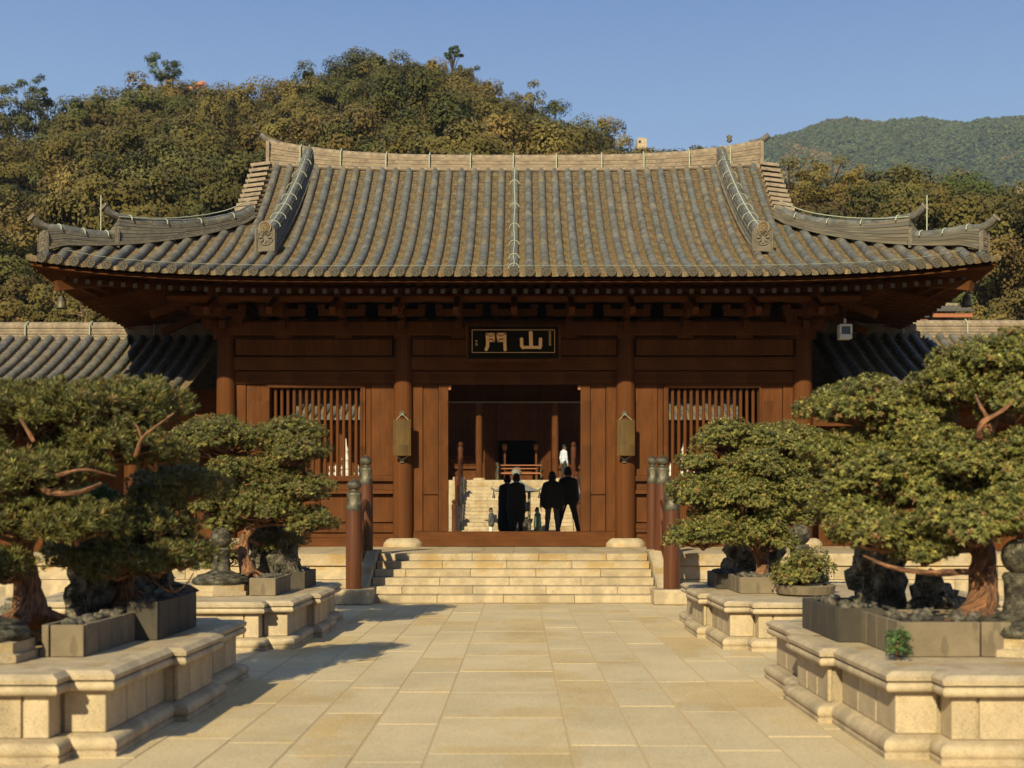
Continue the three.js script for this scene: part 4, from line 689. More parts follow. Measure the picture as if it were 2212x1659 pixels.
function person(label, u, z, y0, h, o) {
  const x = (u - U0) / F * z, k = h / 1.75, t = thing('person', label, 'person', V3(x, y0, -z)), f = o.face ?? 0; // face: 0 away from the camera, turned by f
  const cf = Math.cos(f), sf = Math.sin(f), T = (a) => [a[0] * k * (o.wide ?? 1), a[1] * k, a[2] * k];
  const cx = o.coat ?? 0, sp = o.spread ?? .1, aw = o.arm ?? .22, B = [];
  const b = (a, c, ra, rb, m) => B.push([T(a), T(c), ra * k, rb * k, m]);
  b([0, 1.60, -.012], [0, 1.665, -.012], .092, .088, o.hood ? 'top' : 'hair'); b([0, 1.59, -.05], [0, 1.53, -.052], .07, .05, 'skin'); b([0, 1.565, -.125], [0, 1.55, -.128], .014, .016, 'skin');
  for (const s of [-1, 1]) { b([s * .087, 1.585, 0], [s * .09, 1.56, 0], .017, .014, 'skin'); b([s * .036, 1.6, -.108], [s * .04, 1.6, -.108], .012, .012, 'skin'); }
  b([0, 1.53, 0], [0, 1.42, .01], .055, .065, 'skin');
  b([0, 1.36, .01], [0, 1.12, 0], .135, .13, 'top'); if (o.hem) for (const s of [-1, 1]) b([s * .09, 1.34, .01], [s * .13, o.hem, .01], .13, .15, 'top'); b([-.11, 1.39, .01], [.11, 1.39, .01], .075, .075, 'top'); b([0, 1.12, 0], [0, .95, .0], .12, .14, 'top');
  if (o.long) b([0, 1.6, .04], [0, 1.3, .09], .09, .075, 'hair');
  for (const s of [-1, 1]) {
    const el = o.pray ? [s * .25, 1.1, -.08] : [s * aw, 1.1, .02], wr = o.pray ? [s * .1, 1.12, -.26] : [s * (aw + .02), .86, -.03];
    b([s * .175, 1.385, .01], el, .058, .05, 'top'); b(el, wr, .05, .036, 'top');
    const st = s * (o.stride ?? 0), kn = [s * (.08 + sp * .3), .5, -.02 - st * .5], an = [s * (.08 + sp * .55), .09, .02 + st];
    b([s * .085, .9, 0], kn, .095 + cx * .02, .066, 'legs'); b(kn, an, .066, .05, 'legs'); b(an, [an[0] + s * .02, .045, an[2] - .14], .045, .035, 'shoe');
    if (cx) b([s * .07, 1.0, 0], [s * (.09 + .03 * cx), lerp(.8, .25, cx), 0], .13, .13 + .02 * cx, 'top');
  }
  const g = personGeo(B, { hair, skin, top: o.top, legs: o.legs, shoe: [.02, .018, .016] });
  g.rotateY(f).translate(x, y0, -z); add(t, 'body', g, bodyM);
  const hands = []; for (const s of [-1, 1]) { const wr = o.pray ? [s * .1, 1.12, -.26] : [s * (aw + .02), .86, -.03]; hands.push(...handGeo(V3(wr[0] * k * (o.wide ?? 1), wr[1] * k, wr[2] * k), o.pray ? V3(-s * .5, .1, -.8).normalize() : V3(0, -1, -.1).normalize(), s, k)); }
  add(t, 'hands', mg(hands).rotateY(f).translate(x, y0, -z), handM);
  return (n, geo, m) => add(t, n, geo.scale(k, k, k).rotateY(f).translate(x, y0, -z), m);
}
{
  const dark = [.014, .013, .013], jean = [.06, .065, .07];
  person('person in a long black coat at the left of the doorway pair', 1096, 35, .88, 1.70, { top: [.012, .011, .012], legs: dark, coat: 1, arm: .2, hem: .4 });
  const p2 = person('person in a dark jacket shoulder to shoulder with the long black coat', 1115.5, 34.7, .88, 1.73, { top: [.016, .018, .017], legs: dark, arm: .21, coat: .5, hem: .75 });
  p2('shoulder_bag', cbox(.2, .26, .1, .03, .27, .82, .06), M.black);
  person('person in a bulky dark jacket and grey trousers right of centre in the doorway', 1193, 34.6, .88, 1.78, { top: [.012, .012, .013], legs: jean, wide: 1.12, long: true, arm: .25, hem: .88, hood: true });
  person('tallest person in black standing legs apart at the right jamb', 1227, 35, .88, 1.92, { top: dark, legs: [.012, .012, .012], spread: .35, arm: .2, hem: .95 });
  const kid = person('boy in a black and white jacket with a backpack, facing left on the stairs side', 1061, 49.2, .35, 1.38, { top: [.05, .05, .05], legs: [.62, .58, .5], face: Math.PI * .5, arm: .22, pray: true, hem: .95, wide: 1.2 });
  kid('backpack', cbox(.26, .4, .17, .06, 0, 1.2, .2), M.black); kid('bottle', uvm(new THREE.CylinderGeometry(.05, .05, .2, 10).translate(.1, 1.08, .3)), mat('blue_bottle', [.25, .5, .62], { roughness: .4 })); kid('collar', new THREE.TorusGeometry(.09, .025, 6, 14).rotateX(Math.PI / 2).translate(0, 1.42, 0), M.white);
  person('boy in a green jacket turned left beside the grey trousers', 1161, 49.2, .35, 1.40, { top: [.06, .10, .045], legs: [.05, .055, .06], face: Math.PI * .4, arm: .22, coat: .3, hem: .85 });
  person('small child in a cream top half hidden behind the dark pair', 1138, 48.9, .35, 1.02, { top: [.52, .38, .2], legs: [.05, .04, .035], arm: .26, face: .4 });
  person('person in a white shirt on the terrace right of the hall column', 1218, 57, 2.96, 1.62, { top: [.42, .44, .5], legs: dark, face: -.9 });
}
// ---------------------------------------------------------------- stepped stone planters
const PH = .54;
function sweep(out, profile) { // a moulding swept round an outline with square corners; offsets point outwards
  const n = out.length, N = out.map((p, i) => { const q = out[(i + 1) % n], dx = q[0] - p[0], dz = q[1] - p[1], l = Math.hypot(dx, dz); return [-dz / l, dx / l]; });
  const at = (i, o) => { const a = N[(i + n - 1) % n], b = N[i]; return [out[i][0] + o * (a[0] + b[0]), out[i][1] + o * (a[1] + b[1])]; };
  const pos = [], uv = []; 
  for (let i = 0; i < n; i++) { const j = (i + 1) % n; let s = 0; for (let k = 0; k + 1 < profile.length; k++) { const [o0, y0] = profile[k], [o1, y1] = profile[k + 1], a = at(i, o0), b = at(j, o0), c = at(j, o1), d = at(i, o1), l = Math.hypot(b[0] - a[0], b[1] - a[1]), h = Math.hypot(o1 - o0, y1 - y0); for (const [p, y, U, V] of [[a, y0, 0, s], [b, y0, l, s], [c, y1, l, s + h], [a, y0, 0, s], [c, y1, l, s + h], [d, y1, 0, s + h]]) { pos.push(p[0], y, p[1]); uv.push(U + i * .37, V); } s += h; } }
  const g = new THREE.BufferGeometry(); g.setAttribute('position', new THREE.Float32BufferAttribute(pos, 3)); g.setAttribute('uv', new THREE.Float32BufferAttribute(uv, 2)); g.computeVertexNormals(); return creased(g, .5);
}
function planter(label, x0, x1, z0) { // x0 < x1 the outer faces of the corner blocks, z0 the near one; a stepped cross in plan
  const t = thing('stone_planter', label, 'planter', V3((x0 + x1) / 2, 0, -z0 - 1.88), 'stepped granite planters');
  const L = 3.72, z1 = z0 + L, a = .28, b = 1.34, e = .10, f = .22;
  const out = [[x0, z0], [x0 + a, z0], [x0 + a, z0 - f], [x1 - a, z0 - f], [x1 - a, z0], [x1, z0], [x1, z0 + b], [x1 + e, z0 + b], [x1 + e, z1 - b], [x1, z1 - b], [x1, z1], [x1 - a, z1], [x1 - a, z1 + f], [x0 + a, z1 + f], [x0 + a, z1], [x0, z1], [x0, z1 - b], [x0 - e, z1 - b], [x0 - e, z0 + b], [x0, z0 + b]].map(([x, z]) => [x, -z]);
  // seen from above the list runs clockwise; the moulding needs its outward side
  const arc = (o, y, r, a0, a1, n) => Array.from({ length: n + 1 }, (_, i) => { const an = lerp(a0, a1, i / n); return [o + r * Math.cos(an), y + r * Math.sin(an)]; });
  add(t, 'base_moulding', sweep(out, [[.085, -.02], [.09, .03], ...arc(.045, .075, .048, -.9, 1.25, 7), [.02, .135], [-.03, .14]]), M.stone);
  add(t, 'body', sweep(out, [[-.03, .1], [-.03, .46]]), M.stoneC);
  add(t, 'cap_roll', sweep(out, [[-.04, .40], [.0, .408], ...arc(.04, .44, .032, -1.2, 1.4, 7), [.0, .476]]), M.stoneB);
  add(t, 'cap_slab', sweep(out, [[.03, .479], [.07, .482], [.076, .512], [.03, PH], [-.1, PH]]), M.stone);
  const sh = new THREE.Shape(out.map(([x, z]) => new THREE.Vector2(x, -z))), top = new THREE.ShapeGeometry(sh).rotateX(-Math.PI / 2).translate(0, PH - .004, 0);
  add(t, 'top', uvm(top), M.stone);
  // panels between the mouldings
  for (let i = 0; i < out.length; i++) {
    const p = out[i], q = out[(i + 1) % out.length], dx = q[0] - p[0], dz = q[1] - p[1], l = Math.hypot(dx, dz); if (l < .2) continue;
    const n = [-dz / l, dx / l], parts = l > 1.5 ? [.17, (l - .34) / 2, (l - .34) / 2, .17] : l > .6 ? Array(3).fill(l / 3) : [l]; let s = 0;
    for (const w of parts) { const m = s + w / 2; s += w; const g = cbox(w - .018, .262, .03, .006).rotateY(Math.atan2(n[0], n[1])); const px = p[0] + dx / l * m + n[0] * (-.022), pz = p[1] + dz / l * m + n[1] * (-.022); add(t, 'panel', g.translate(px, .272, pz), [M.stoneB, M.stone, M.stoneC][(i + Math.round(m * 3)) % 3]); }
  }
  return t;
}
planter('granite planter nearest on the left, one dark slatted and one grey trough on it', -5.75, -2.62, 8.05);
planter('granite planter farther back on the left, at the foot of the steps', -5.6, -2.62, 14.35);
planter('granite planter nearest on the right, large grey trough with thick trunk on it', 2.36, 5.5, 8.0);
planter('granite planter farther back on the right, round tray with a clipped bush on it', 2.36, 5.5, 14.3);

// troughs with soil and stones
function trough(label, x0, x1, z0, z1, h, m, split) {
  const y = PH, t = thing('trough', label, 'pot', V3((x0 + x1) / 2, y, -(z0 + z1) / 2)), w = .035;
  for (const zz of [[z0, z0 + w], [z1 - w, z1]]) { const xs = split ? [x0, lerp(x0, x1, split), x1] : [x0, x1]; for (let i = 0; i + 1 < xs.length; i++) add(t, 'side_slab', bx(xs[i] + .006, xs[i + 1] - .006, y, y + h, zz[0], zz[1], .006), m); }
  const nz = Math.max(1, Math.round((z1 - z0) / .3)); for (const xx of [[x0, x0 + w], [x1 - w, x1]]) for (let i = 0; i < nz; i++) add(t, 'side_slab', bx(xx[0], xx[1], y, y + h, lerp(z0 + w, z1 - w, i / nz) + .004, lerp(z0 + w, z1 - w, (i + 1) / nz) - .004, .006), m);
  add(t, 'soil', bx(x0 + w, x1 - w, y + .01, y + h - .03, z0 + w, z1 - w), M.soil);
  const st = []; for (let i = 0; i < 26; i++) { const r = rr(.018, .05); st.push(lump(r, 1.2, .8, 1, 1, .5, i * 3.7).translate(rr(x0 + .08, x1 - .08), y + h - .015 + r * .3, -rr(z0 + .07, z1 - .07))); }
  add(t, 'stones', mg(st.slice(0, 16)), M.pebble).userData.kind = 'stuff'; add(t, 'dark_stones', mg(st.slice(16)), M.rock).userData.kind = 'stuff';
  return t;
}
function rock(label, x, y, z, r, sx, sy, sz, m, s) { const t = thing('rock', label, 'rock', V3(x, y, -z)); add(t, 'stone', lump(r, sx, sy, sz, 5, .8, s, 2.1).translate(x, y + r * sy * .75, -z), m); return t; }
function ornament(label, u, z, k) { // turned stone lantern base: six-sided plinth, ringed foot, waist, pierced ball
  const x = (u - U0) / F * z, t = thing('stone_ornament', label, 'stone ornament', V3(x, PH, -z), 'stone ball ornaments on the planters'), y = PH, q = (p) => p.map(([r, h]) => [r * k, y + h * k]);
  add(t, 'plinth', uvm(creased(lathe(q([[.42, 0], [.42, .05], [.39, .06], [.39, .13], [.35, .14], [0, .14]]), 6, x, 0, -z).rotateY(0), .3)), M.stoneC);
  add(t, 'foot', uvm(creased(lathe(q([[.35, .14], [.365, .17], [.34, .215], [.30, .235], [.295, .255], [.2, .275], [.125, .31], [.11, .4], [.115, .52], [.13, .57], [.11, .6], [0, .6]]), 28, x, 0, -z), .7)), M.polished);
  add(t, 'ball', uvm(new THREE.SphereGeometry(.135 * k, 28, 20).translate(x, y + .72 * k, -z)), M.polished);
}
srand(81);
const wx = (u, z) => (u - U0) / F * z;
trough('grey concrete trough of pale stones near the front of the nearest left planter', wx(88, 8.75), wx(182, 8.75), 8.75, 10.2, .22, M.pot, .2);
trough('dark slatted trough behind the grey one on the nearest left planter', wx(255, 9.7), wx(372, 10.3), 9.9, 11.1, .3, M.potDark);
ornament('turned grey stone ornament cut by the left edge of the photo', -55, 8.6, 1);
trough('grey trough holding the spreading root on the farther left planter', wx(545, 15.4), wx(612, 15.4) - .05, 15.2, 16.2, .21, M.pot);
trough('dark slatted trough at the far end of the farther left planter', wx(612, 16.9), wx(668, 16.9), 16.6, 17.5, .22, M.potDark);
ornament('grey stone ornament with round ball on the farther left planter', 477, 15.4, .95);
trough('large grey trough of stones on the nearest right planter', wx(1912, 9.1), wx(2146, 9.1), 8.75, 9.9, .24, M.pot, .72);
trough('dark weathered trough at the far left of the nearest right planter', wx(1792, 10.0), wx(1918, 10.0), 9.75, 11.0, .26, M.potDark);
ornament('dark stone ornament cut by the right edge of the photo', 2203, 9.0, .95);
trough('grey trough on the farther right planter, left of the round tray', wx(1592, 15.8), wx(1680, 15.8), 15.6, 16.5, .2, M.pot);
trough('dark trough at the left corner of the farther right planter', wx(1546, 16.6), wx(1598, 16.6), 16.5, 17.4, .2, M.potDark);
ornament('grey stone ornament with round ball on the farther right planter', 1727, 15.75, 1.0);
{ const x = wx(1740, 15.3), t = thing('round_tray', 'shallow round stone tray under the clipped bush', 'tray', V3(x, PH, -15.3)); add(t, 'tray', uvm(creased(lathe([[.26, PH], [.33, PH + .02], [.36, PH + .12], [.34, PH + .13], [.32, PH + .09], [0, PH + .09]], 28, x, 0, -15.3), .6)), M.pot); }
rock('tall dark rock in shade behind the trunk on the nearest left planter', wx(195, 10.3), PH, 10.3, .28, .62, 1.5, .6, M.rockDark, 3);
rock('low craggy rock beside the dark trough on the nearest left planter', wx(285, 10.9), PH + .1, 11.2, .3, 1.2, .9, .7, M.rockDark, 14);
rock('dark upright rock on the dark trough of the nearest right planter', wx(1892, 10.4), PH + .16, 10.4, .27, .7, 1.35, .7, M.rockDark, 5);
rock('rounded dark rock left of the thick trunk on the nearest right planter', wx(2022, 10.1), PH + .1, 10.1, .24, .8, .95, .7, M.rockDark, 23);
rock('dark craggy rock behind the root on the farther left planter', wx(592, 16.7), PH, 16.7, .42, .75, 1.2, .6, M.rockDark, 31);
rock('dark craggy rock under the lowest pads on the farther right planter', wx(1632, 17), PH, 17.0, .4, .9, 1.0, .6, M.rockDark, 41);
rock('grey rock by the stone ornament at the left photo edge', wx(30, 9.4), PH, 9.6, .2, 1, .9, .8, M.rock, 51);

// ---------------------------------------------------------------- cloud-pruned trees
function whorl(n, len, wid, up, s) { // a tuft of narrow leaves; each leaf two faces along a bent rib
  const pos = []; srand(s);
  for (let k = 0; k < n; k++) {
    const a = k / n * Math.PI * 2 + rr(-.3, .3), el = up + rr(-.5, .45), l = len * rr(.65, 1.1), w = wid * rr(.8, 1.2), ca = Math.cos(a), sa = Math.sin(a), ce = Math.cos(el), se = Math.sin(el);
    const P0 = [0, 0, 0], d = [ca * ce, se, sa * ce], px = -sa, pz = ca, P1 = d.map((q) => q * l * .55), P2 = [d[0] * l, d[1] * l - l * .12 * ce, d[2] * l];
    const L = [P1[0] + px * w, P1[1], P1[2] + pz * w], R = [P1[0] - px * w, P1[1], P1[2] - pz * w];
    pos.push(...P0, ...L, ...R, ...L, ...P2, ...R);
  }
  const g = new THREE.BufferGeometry(); g.setAttribute('position', new THREE.Float32BufferAttribute(pos, 3)); g.computeVertexNormals(); return g;
}
const narrow = [1, 2, 3].map((s) => whorl(12, .066, .0042, .95, s)), broad = [4, 5, 6].map((s) => whorl(12, .043, .0050, .62, s));
const leafM = mat('podocarpus_leaf', [1, 1, 1], { roughness: .52, specularIntensity: .5, transmission: .22, thickness: 0, side: THREE.DoubleSide });
const _m = new THREE.Matrix4(), _q = new THREE.Quaternion(), _p = V3(), _s = V3(), UP = V3(0, 1, 0), _c = new THREE.Color();
function leaves(par, spots, geos, cols, sc, label) { // spots: [point, direction]
  geos.forEach((g, k) => {
    const l = spots.filter((_, i) => i % geos.length === k), im = new THREE.InstancedMesh(g, leafM, l.length), o = ORG.get(par);
    l.forEach(([p, d], i) => { _q.setFromUnitVectors(UP, d); _q.multiply(new THREE.Quaternion().setFromAxisAngle(UP, rnd() * 6.28)); const z = sc * rr(.7, 1.25); _m.compose(_p.set(p.x - o.x, p.y - o.y, p.z - o.z), _q, _s.set(z, z, z)); im.setMatrixAt(i, _m); const c = cols[Math.floor(rnd() * rnd() * cols.length)], v = rr(.75, 1.25); im.setColorAt(i, _c.setRGB(c[0] * v, c[1] * v * rr(.92, 1.08), c[2] * v)); });
    im.name = 'foliage_pad'; im.castShadow = im.receiveShadow = true; im.userData.kind = 'stuff'; if (label) im.userData.label = label; par.add(im);
  });
}
function bonsai(name, label, cat, o) {
  srand(o.seed); const tr = o.trunk.map(([u, v, z]) => W(u, v, z)), t = thing(name, label, cat, tr[0], o.group);
  const path = curve(tr, 28), wood = [], m = o.bark ?? M.bark;
  add(t, 'trunk', tube(path, (q) => lerp(o.r0, o.r1, Math.pow(q, .8)) * (1 + .5 * Math.exp(-q * 16)), 14, .28, true, o.seed), m);
  for (let k = 0; k < (o.roots ?? 5); k++) { const a = k / (o.roots ?? 5) * 6.28 + rr(-.4, .4), l = o.r0 * rr(2, 3.4), b = tr[0].clone().add(V3(0, o.r0 * .9, 0)), e = tr[0].clone().add(V3(Math.cos(a) * l, -.02, Math.sin(a) * l)); wood.push(tube(curve([b, tr[0].clone().add(V3(Math.cos(a) * l * .5, o.r0 * .35, Math.sin(a) * l * .5)), e], 6), (q) => o.r0 * lerp(.5, .15, q), 7, .2)); }
  for (const P_ of o.pads) {
    const [u, v, ru, rv, z, n0 = 1, at = .7, cols] = P_, c = W(u, v, z), s = z / F, RX = ru * s, RY = rv * s * (o.tall ?? 1.5), RZ = Math.min(RX, .2 + RX * .62) * (o.deep ?? 1);
    // limb from the trunk to under the pad, then twigs to every tuft
    const from = path[Math.min(28, Math.floor(at * 28))], foot = c.clone().add(V3(0, -RY * .75, 0)), midp = from.clone().lerp(foot, .5).add(V3(rr(-.06, .06), rr(-.03, .10), rr(-.08, .08)));
    const limb = curve([from, midp, foot], 10), r0 = lerp(o.r0, o.r1, at) * .55; wood.push(tube(limb, (q) => lerp(r0, .014, Math.pow(q, .7)), 8, .3));
    const tufts = [], nt = Math.round(clamp(RX * RZ * 70, 7, 64));
    for (let i = 0; i < nt; i++) { const a = i * 2.39996, r = Math.sqrt((i + .5) / nt), x = Math.cos(a) * r, zz = Math.sin(a) * r, dome = Math.sqrt(Math.max(0, 1 - r * r)), p = c.clone().add(V3(x * RX * rr(.92, 1.04), RY * (dome * 1.0 - .42 - .14 * rnd()) , zz * RZ)); tufts.push([p, rr(.75, 1.2), V3(x * .7, .9, zz * .7).normalize()]); }
    for (let i = 0; i < nt * .6; i++) { const a = i * 2.39996 + 1, r = Math.sqrt((i + .5) / nt / .6) * .92, x = Math.cos(a) * r, zz = Math.sin(a) * r, dome = Math.sqrt(Math.max(0, 1 - r * r)); tufts.push([c.clone().add(V3(x * RX, RY * (dome * .5 - .58), zz * RZ)), rr(.75, 1.1), V3(x, .5, zz).normalize(), .42]); }
    const tr0 = clamp(Math.min(.16, RY * .9), .07, .16), spots = [];
    const tw = clamp(RX * 1.7, .04, 1); for (const [p, k, d, low = 1] of tufts) {
      const w0 = limb[6 + Math.floor(rnd() * 5)], bend = w0.clone().lerp(p, .55).add(V3(rr(-.03, .03), -RY * .12, rr(-.03, .03)));
      wood.push(tube([w0, bend, p], (q) => lerp(.018, .006, q) * (o.twig ?? 1), 5, 0, false));
      for (let j = 0; j < 4; j++) wood.push(tube([bend, p.clone().add(V3(rr(-.14, .14) * tw, rr(-.06, .03) * tw, rr(-.14, .14) * tw))], .0055, 4, 0, false));
      const n = Math.round((o.count ?? 80) * k * k * n0 * low * (tr0 / .14) ** 1.6 * (o.dens ?? 1));
      for (let i = 0; i < n; i++) { let x, y, q; do { x = rr(-1, 1); y = rr(-.35, 1); q = rr(-1, 1); } while (x * x + y * y + q * q > 1); const l = Math.cbrt(x * x + y * y + q * q), nn = V3(x, y, q).normalize(); spots.push([p.clone().add(V3(nn.x * tr0 * k * 1.15 * l, nn.y * tr0 * k * .8 * l, nn.z * tr0 * k * 1.15 * l)), nn.multiplyScalar(.75).addScaledVector(d, .6).add(V3(rr(-.3, .3), .35, rr(-.3, .3))).normalize()]); }
    }
    leaves(t, spots, o.geos, cols ?? o.cols, o.leaf ?? 1);
  }
  for (const [r0, r1, ...pp] of o.extra ?? []) wood.push(tube(curve(pp.map(([u, v, z], i) => W(u, v, z + .16).add(V3(0, Math.sin(i * 2.1) * .012, 0))), 16), (q) => lerp(r0, r1, q) * .52, 7, .45));
  add(t, 'branches', mg(wood), m);
  return t;
}
const olive = [[.115, .105, .024], [.15, .13, .029], [.085, .086, .022], [.21, .175, .04], [.19, .115, .034], [.07, .078, .022], [.26, .135, .04]];
const fresh = [[.135, .128, .028], [.18, .16, .033], [.095, .098, .025], [.28, .235, .052], [.18, .115, .034], [.24, .20, .044], [.24, .125, .04]];
const bright = [[.07, .15, .035], [.09, .17, .05], [.06, .12, .03]];
const grp = 'cloud-pruned trees on the planters';
bonsai('pruned_tree', 'largest cloud-pruned tree on the nearest left planter, trunk by the photo edge', 'tree', { seed: 101, group: grp, trunk: [[60, 1345, 9.3], [62, 1270, 9.4], [50, 1190, 9.5], [75, 1100, 9.7], [110, 1045, 9.8], [80, 985, 9.9], [130, 935, 9.9]], r0: .115, r1: .035, geos: narrow, cols: olive, leaf: 1.0, dens: 1.0, twig: 1.4, extra: [[.03, .012, [292, 985, 9.35], [307, 950, 9.3], [333, 922, 9.3], [375, 893, 9.4]], [.02, .008, [307, 952, 9.3], [297, 925, 9.3], [288, 912, 9.4]], [.028, .016, [73, 955, 9.1], [55, 925, 9.1], [36, 893, 9.3]], [.055, .03, [62, 1040, 9.2], [115, 1068, 8.9], [165, 1062, 8.85], [218, 1046, 9.0]], [.03, .014, [120, 1028, 8.9], [180, 1018, 8.85], [250, 1026, 9.1]]],
  pads: [[175, 884, 130, 52, 9.9, 1, 1], [30, 896, 110, 52, 9.7, 1, .85], [300, 880, 90, 44, 10.2, 1, .95], [235, 962, 120, 36, 9.9, 1, .85], [335, 985, 48, 26, 10.1, 1, .9], [45, 1040, 95, 38, 9.2, 1, .6], [135, 1010, 70, 26, 9.4, 1, .7], [40, 1130, 110, 36, 9.2, 1, .4], [165, 1135, 80, 36, 9.3, 1, .45], [10, 1228, 42, 26, 9.0, .8, .25], [-60, 1000, 90, 60, 9.4, .7, .6]] });
bonsai('pruned_tree', 'cloud-pruned tree with low drooping pads behind the dark trough, nearest left planter', 'tree', { seed: 117, group: grp, bark: M.barkDark, trunk: [[268, 1310, 10.5], [262, 1240, 10.5], [290, 1170, 10.6], [310, 1110, 10.7], [345, 1060, 10.8]], r0: .13, r1: .04, geos: narrow, cols: olive, twig: 1.4, extra: [[.022, .01, [300, 1225, 10.2], [330, 1256, 10.0], [372, 1277, 9.95], [402, 1262, 9.95], [418, 1240, 10]], [.014, .006, [372, 1277, 9.95], [366, 1258, 9.95], [380, 1244, 10]]],
  pads: [[385, 1055, 78, 36, 10.9, 1, 1], [320, 1095, 60, 24, 10.6, 1, .85], [300, 1150, 90, 38, 10.4, 1, .6], [392, 1200, 62, 25, 10.6, 1, .4], [345, 1215, 60, 26, 10.2, 1, .35], [205, 1200, 90, 36, 10.2, 1, .45], [250, 1225, 75, 24, 10.0, 1, .3], [205, 1072, 34, 13, 11.0, 1.2, .8, bright], [225, 1098, 34, 12, 11.0, 1.2, .8, bright]] });
bonsai('pruned_tree', 'cloud-pruned tree with pale spreading root on the farther left planter', 'tree', { seed: 131, group: grp, trunk: [[540, 1247, 15.7], [528, 1205, 15.8], [530, 1160, 16], [560, 1110, 16.1], [548, 1050, 16.2], [570, 990, 16.3]], r0: .085, r1: .035, geos: [narrow[0], broad[0], broad[1]], cols: olive.slice(0, 5).concat(fresh.slice(0, 4)), leaf: 1, twig: 1.3, roots: 7,
  pads: [[468, 948, 92, 40, 16.4, 1, 1], [618, 948, 76, 36, 16.2, 1, 1], [640, 980, 50, 22, 15.9, 1, .9], [508, 1025, 62, 24, 16.0, 1, .85], [640, 1058, 74, 28, 16.0, 1, .75], [455, 1085, 55, 28, 16.2, 1, .6], [572, 1098, 72, 25, 15.9, 1, .65], [668, 1130, 54, 23, 16.0, 1, .5], [470, 1205, 50, 26, 16.2, 1, .35], [600, 1170, 50, 22, 16.8, 1, .4], [555, 1060, 52, 22, 16.2, 1, .75], [600, 1008, 56, 22, 16.3, 1, .85], [500, 1128, 50, 22, 16.3, 1, .55]] });
bonsai('pruned_tree', 'tallest cloud-pruned tree on the nearest right planter with thick orange trunk', 'tree', { seed: 149, group: grp, trunk: [[2108, 1352, 9.35], [2118, 1290, 9.4], [2128, 1210, 9.5], [2095, 1120, 9.7], [2130, 1030, 9.8], [2125, 950, 9.9], [2150, 890, 10]], r0: .13, r1: .045, geos: broad, cols: fresh, leaf: .86, twig: 1.6, roots: 8, count: 165, extra: [[.05, .02, [2112, 945, 9.2], [2125, 915, 9.1], [2165, 885, 9.1], [2200, 850, 9.3]], [.03, .012, [2135, 905, 9.1], [2118, 880, 9.1], [2108, 850, 9.3]], [.045, .016, [2090, 1235, 9.1], [2000, 1240, 8.9], [1925, 1222, 8.9], [1865, 1200, 9.1]]],
  pads: [[2120, 800, 110, 56, 10.1, 1, 1], [2200, 770, 70, 40, 9.8, 1, 1], [2050, 840, 70, 40, 10.2, 1, .95], [2190, 860, 70, 44, 9.7, 1, .95], [1860, 878, 120, 40, 10.5, 1, .85], [1975, 905, 80, 44, 10.3, 1, .85], [2085, 1000, 95, 42, 9.6, 1, .75], [1895, 1035, 108, 46, 9.9, 1, .7], [1990, 1060, 70, 36, 9.8, 1, .65], [2190, 1010, 62, 56, 9.4, 1, .7], [1905, 975, 44, 14, 10.2, 1, .8], [1900, 1152, 105, 34, 9.5, 1, .5], [2105, 1140, 105, 34, 9.1, 1, .5], [2195, 1110, 50, 34, 9.0, 1, .5], [1995, 1190, 55, 24, 9.4, 1, .4], [1800, 975, 60, 24, 10.3, 1, .8], [2010, 965, 60, 26, 9.9, 1, .8], [1830, 1100, 62, 26, 9.9, 1, .6], [2050, 1085, 62, 28, 9.7, 1, .65], [2150, 1075, 60, 26, 9.5, 1, .65], [1935, 930, 60, 26, 10.4, 1, .85]] });
bonsai('pruned_tree', 'low cloud-pruned tree on the farther right planter beside the steps', 'tree', { seed: 163, group: grp, trunk: [[1640, 1262, 16.1], [1648, 1215, 16.2], [1625, 1160, 16.3], [1650, 1090, 16.4], [1635, 1020, 16.5], [1640, 980, 16.5]], r0: .09, r1: .035, geos: broad, cols: fresh, leaf: .9, twig: 1.4, roots: 6, count: 140,
  pads: [[1572, 950, 66, 32, 16.4, 1, 1], [1685, 958, 98, 38, 16.6, 1, 1], [1508, 1001, 38, 14, 16.0, 1, .9], [1630, 1010, 70, 28, 16.1, 1, .9], [1502, 1067, 62, 32, 16.0, 1, .75], [1605, 1072, 70, 34, 15.9, 1, .75], [1700, 1060, 72, 38, 16.3, 1, .75], [1750, 1085, 60, 44, 16.6, 1, .7], [1520, 1155, 68, 28, 15.9, 1, .5], [1640, 1155, 62, 36, 15.9, 1, .5], [1560, 1112, 52, 22, 16.1, 1, .6], [1670, 1112, 60, 26, 16.2, 1, .6], [1560, 1030, 50, 20, 16.2, 1, .8], [1720, 1010, 56, 24, 16.5, 1, .85]] });
bonsai('clipped_bush', 'small round clipped bush in the round tray', 'bush', { seed: 171, trunk: [[1740, 1268, 15.3], [1742, 1252, 15.3], [1738, 1236, 15.3]], r0: .03, r1: .015, geos: broad, cols: fresh, leaf: .8, roots: 3, pads: [[1742, 1232, 50, 34, 15.3, 1.3, .9], [1700, 1248, 24, 16, 15.2, 1, .7]] });
bonsai('seedling', 'small bright green seedling at the edge of the large grey trough', 'plant', { seed: 177, trunk: [[1938, 1425, 8.6], [1940, 1400, 8.6], [1943, 1375, 8.6]], r0: .006, r1: .003, geos: broad, cols: [[.07, .12, .03], [.09, .13, .035]], leaf: .55, roots: 2, pads: [[1942, 1378, 7, 10, 8.6, .6, .9], [1937, 1403, 9, 6, 8.55, .5, .5]] });
// ---------------------------------------------------------------- wooded hill, far mountain
const interp = (l, u) => { if (u <= l[0][0]) return l[0][1]; for (let i = 1; i < l.length; i++) if (u <= l[i][0]) return lerp(l[i - 1][1], l[i][1], (u - l[i - 1][0]) / (l[i][0] - l[i - 1][0])); return l[l.length - 1][1]; };
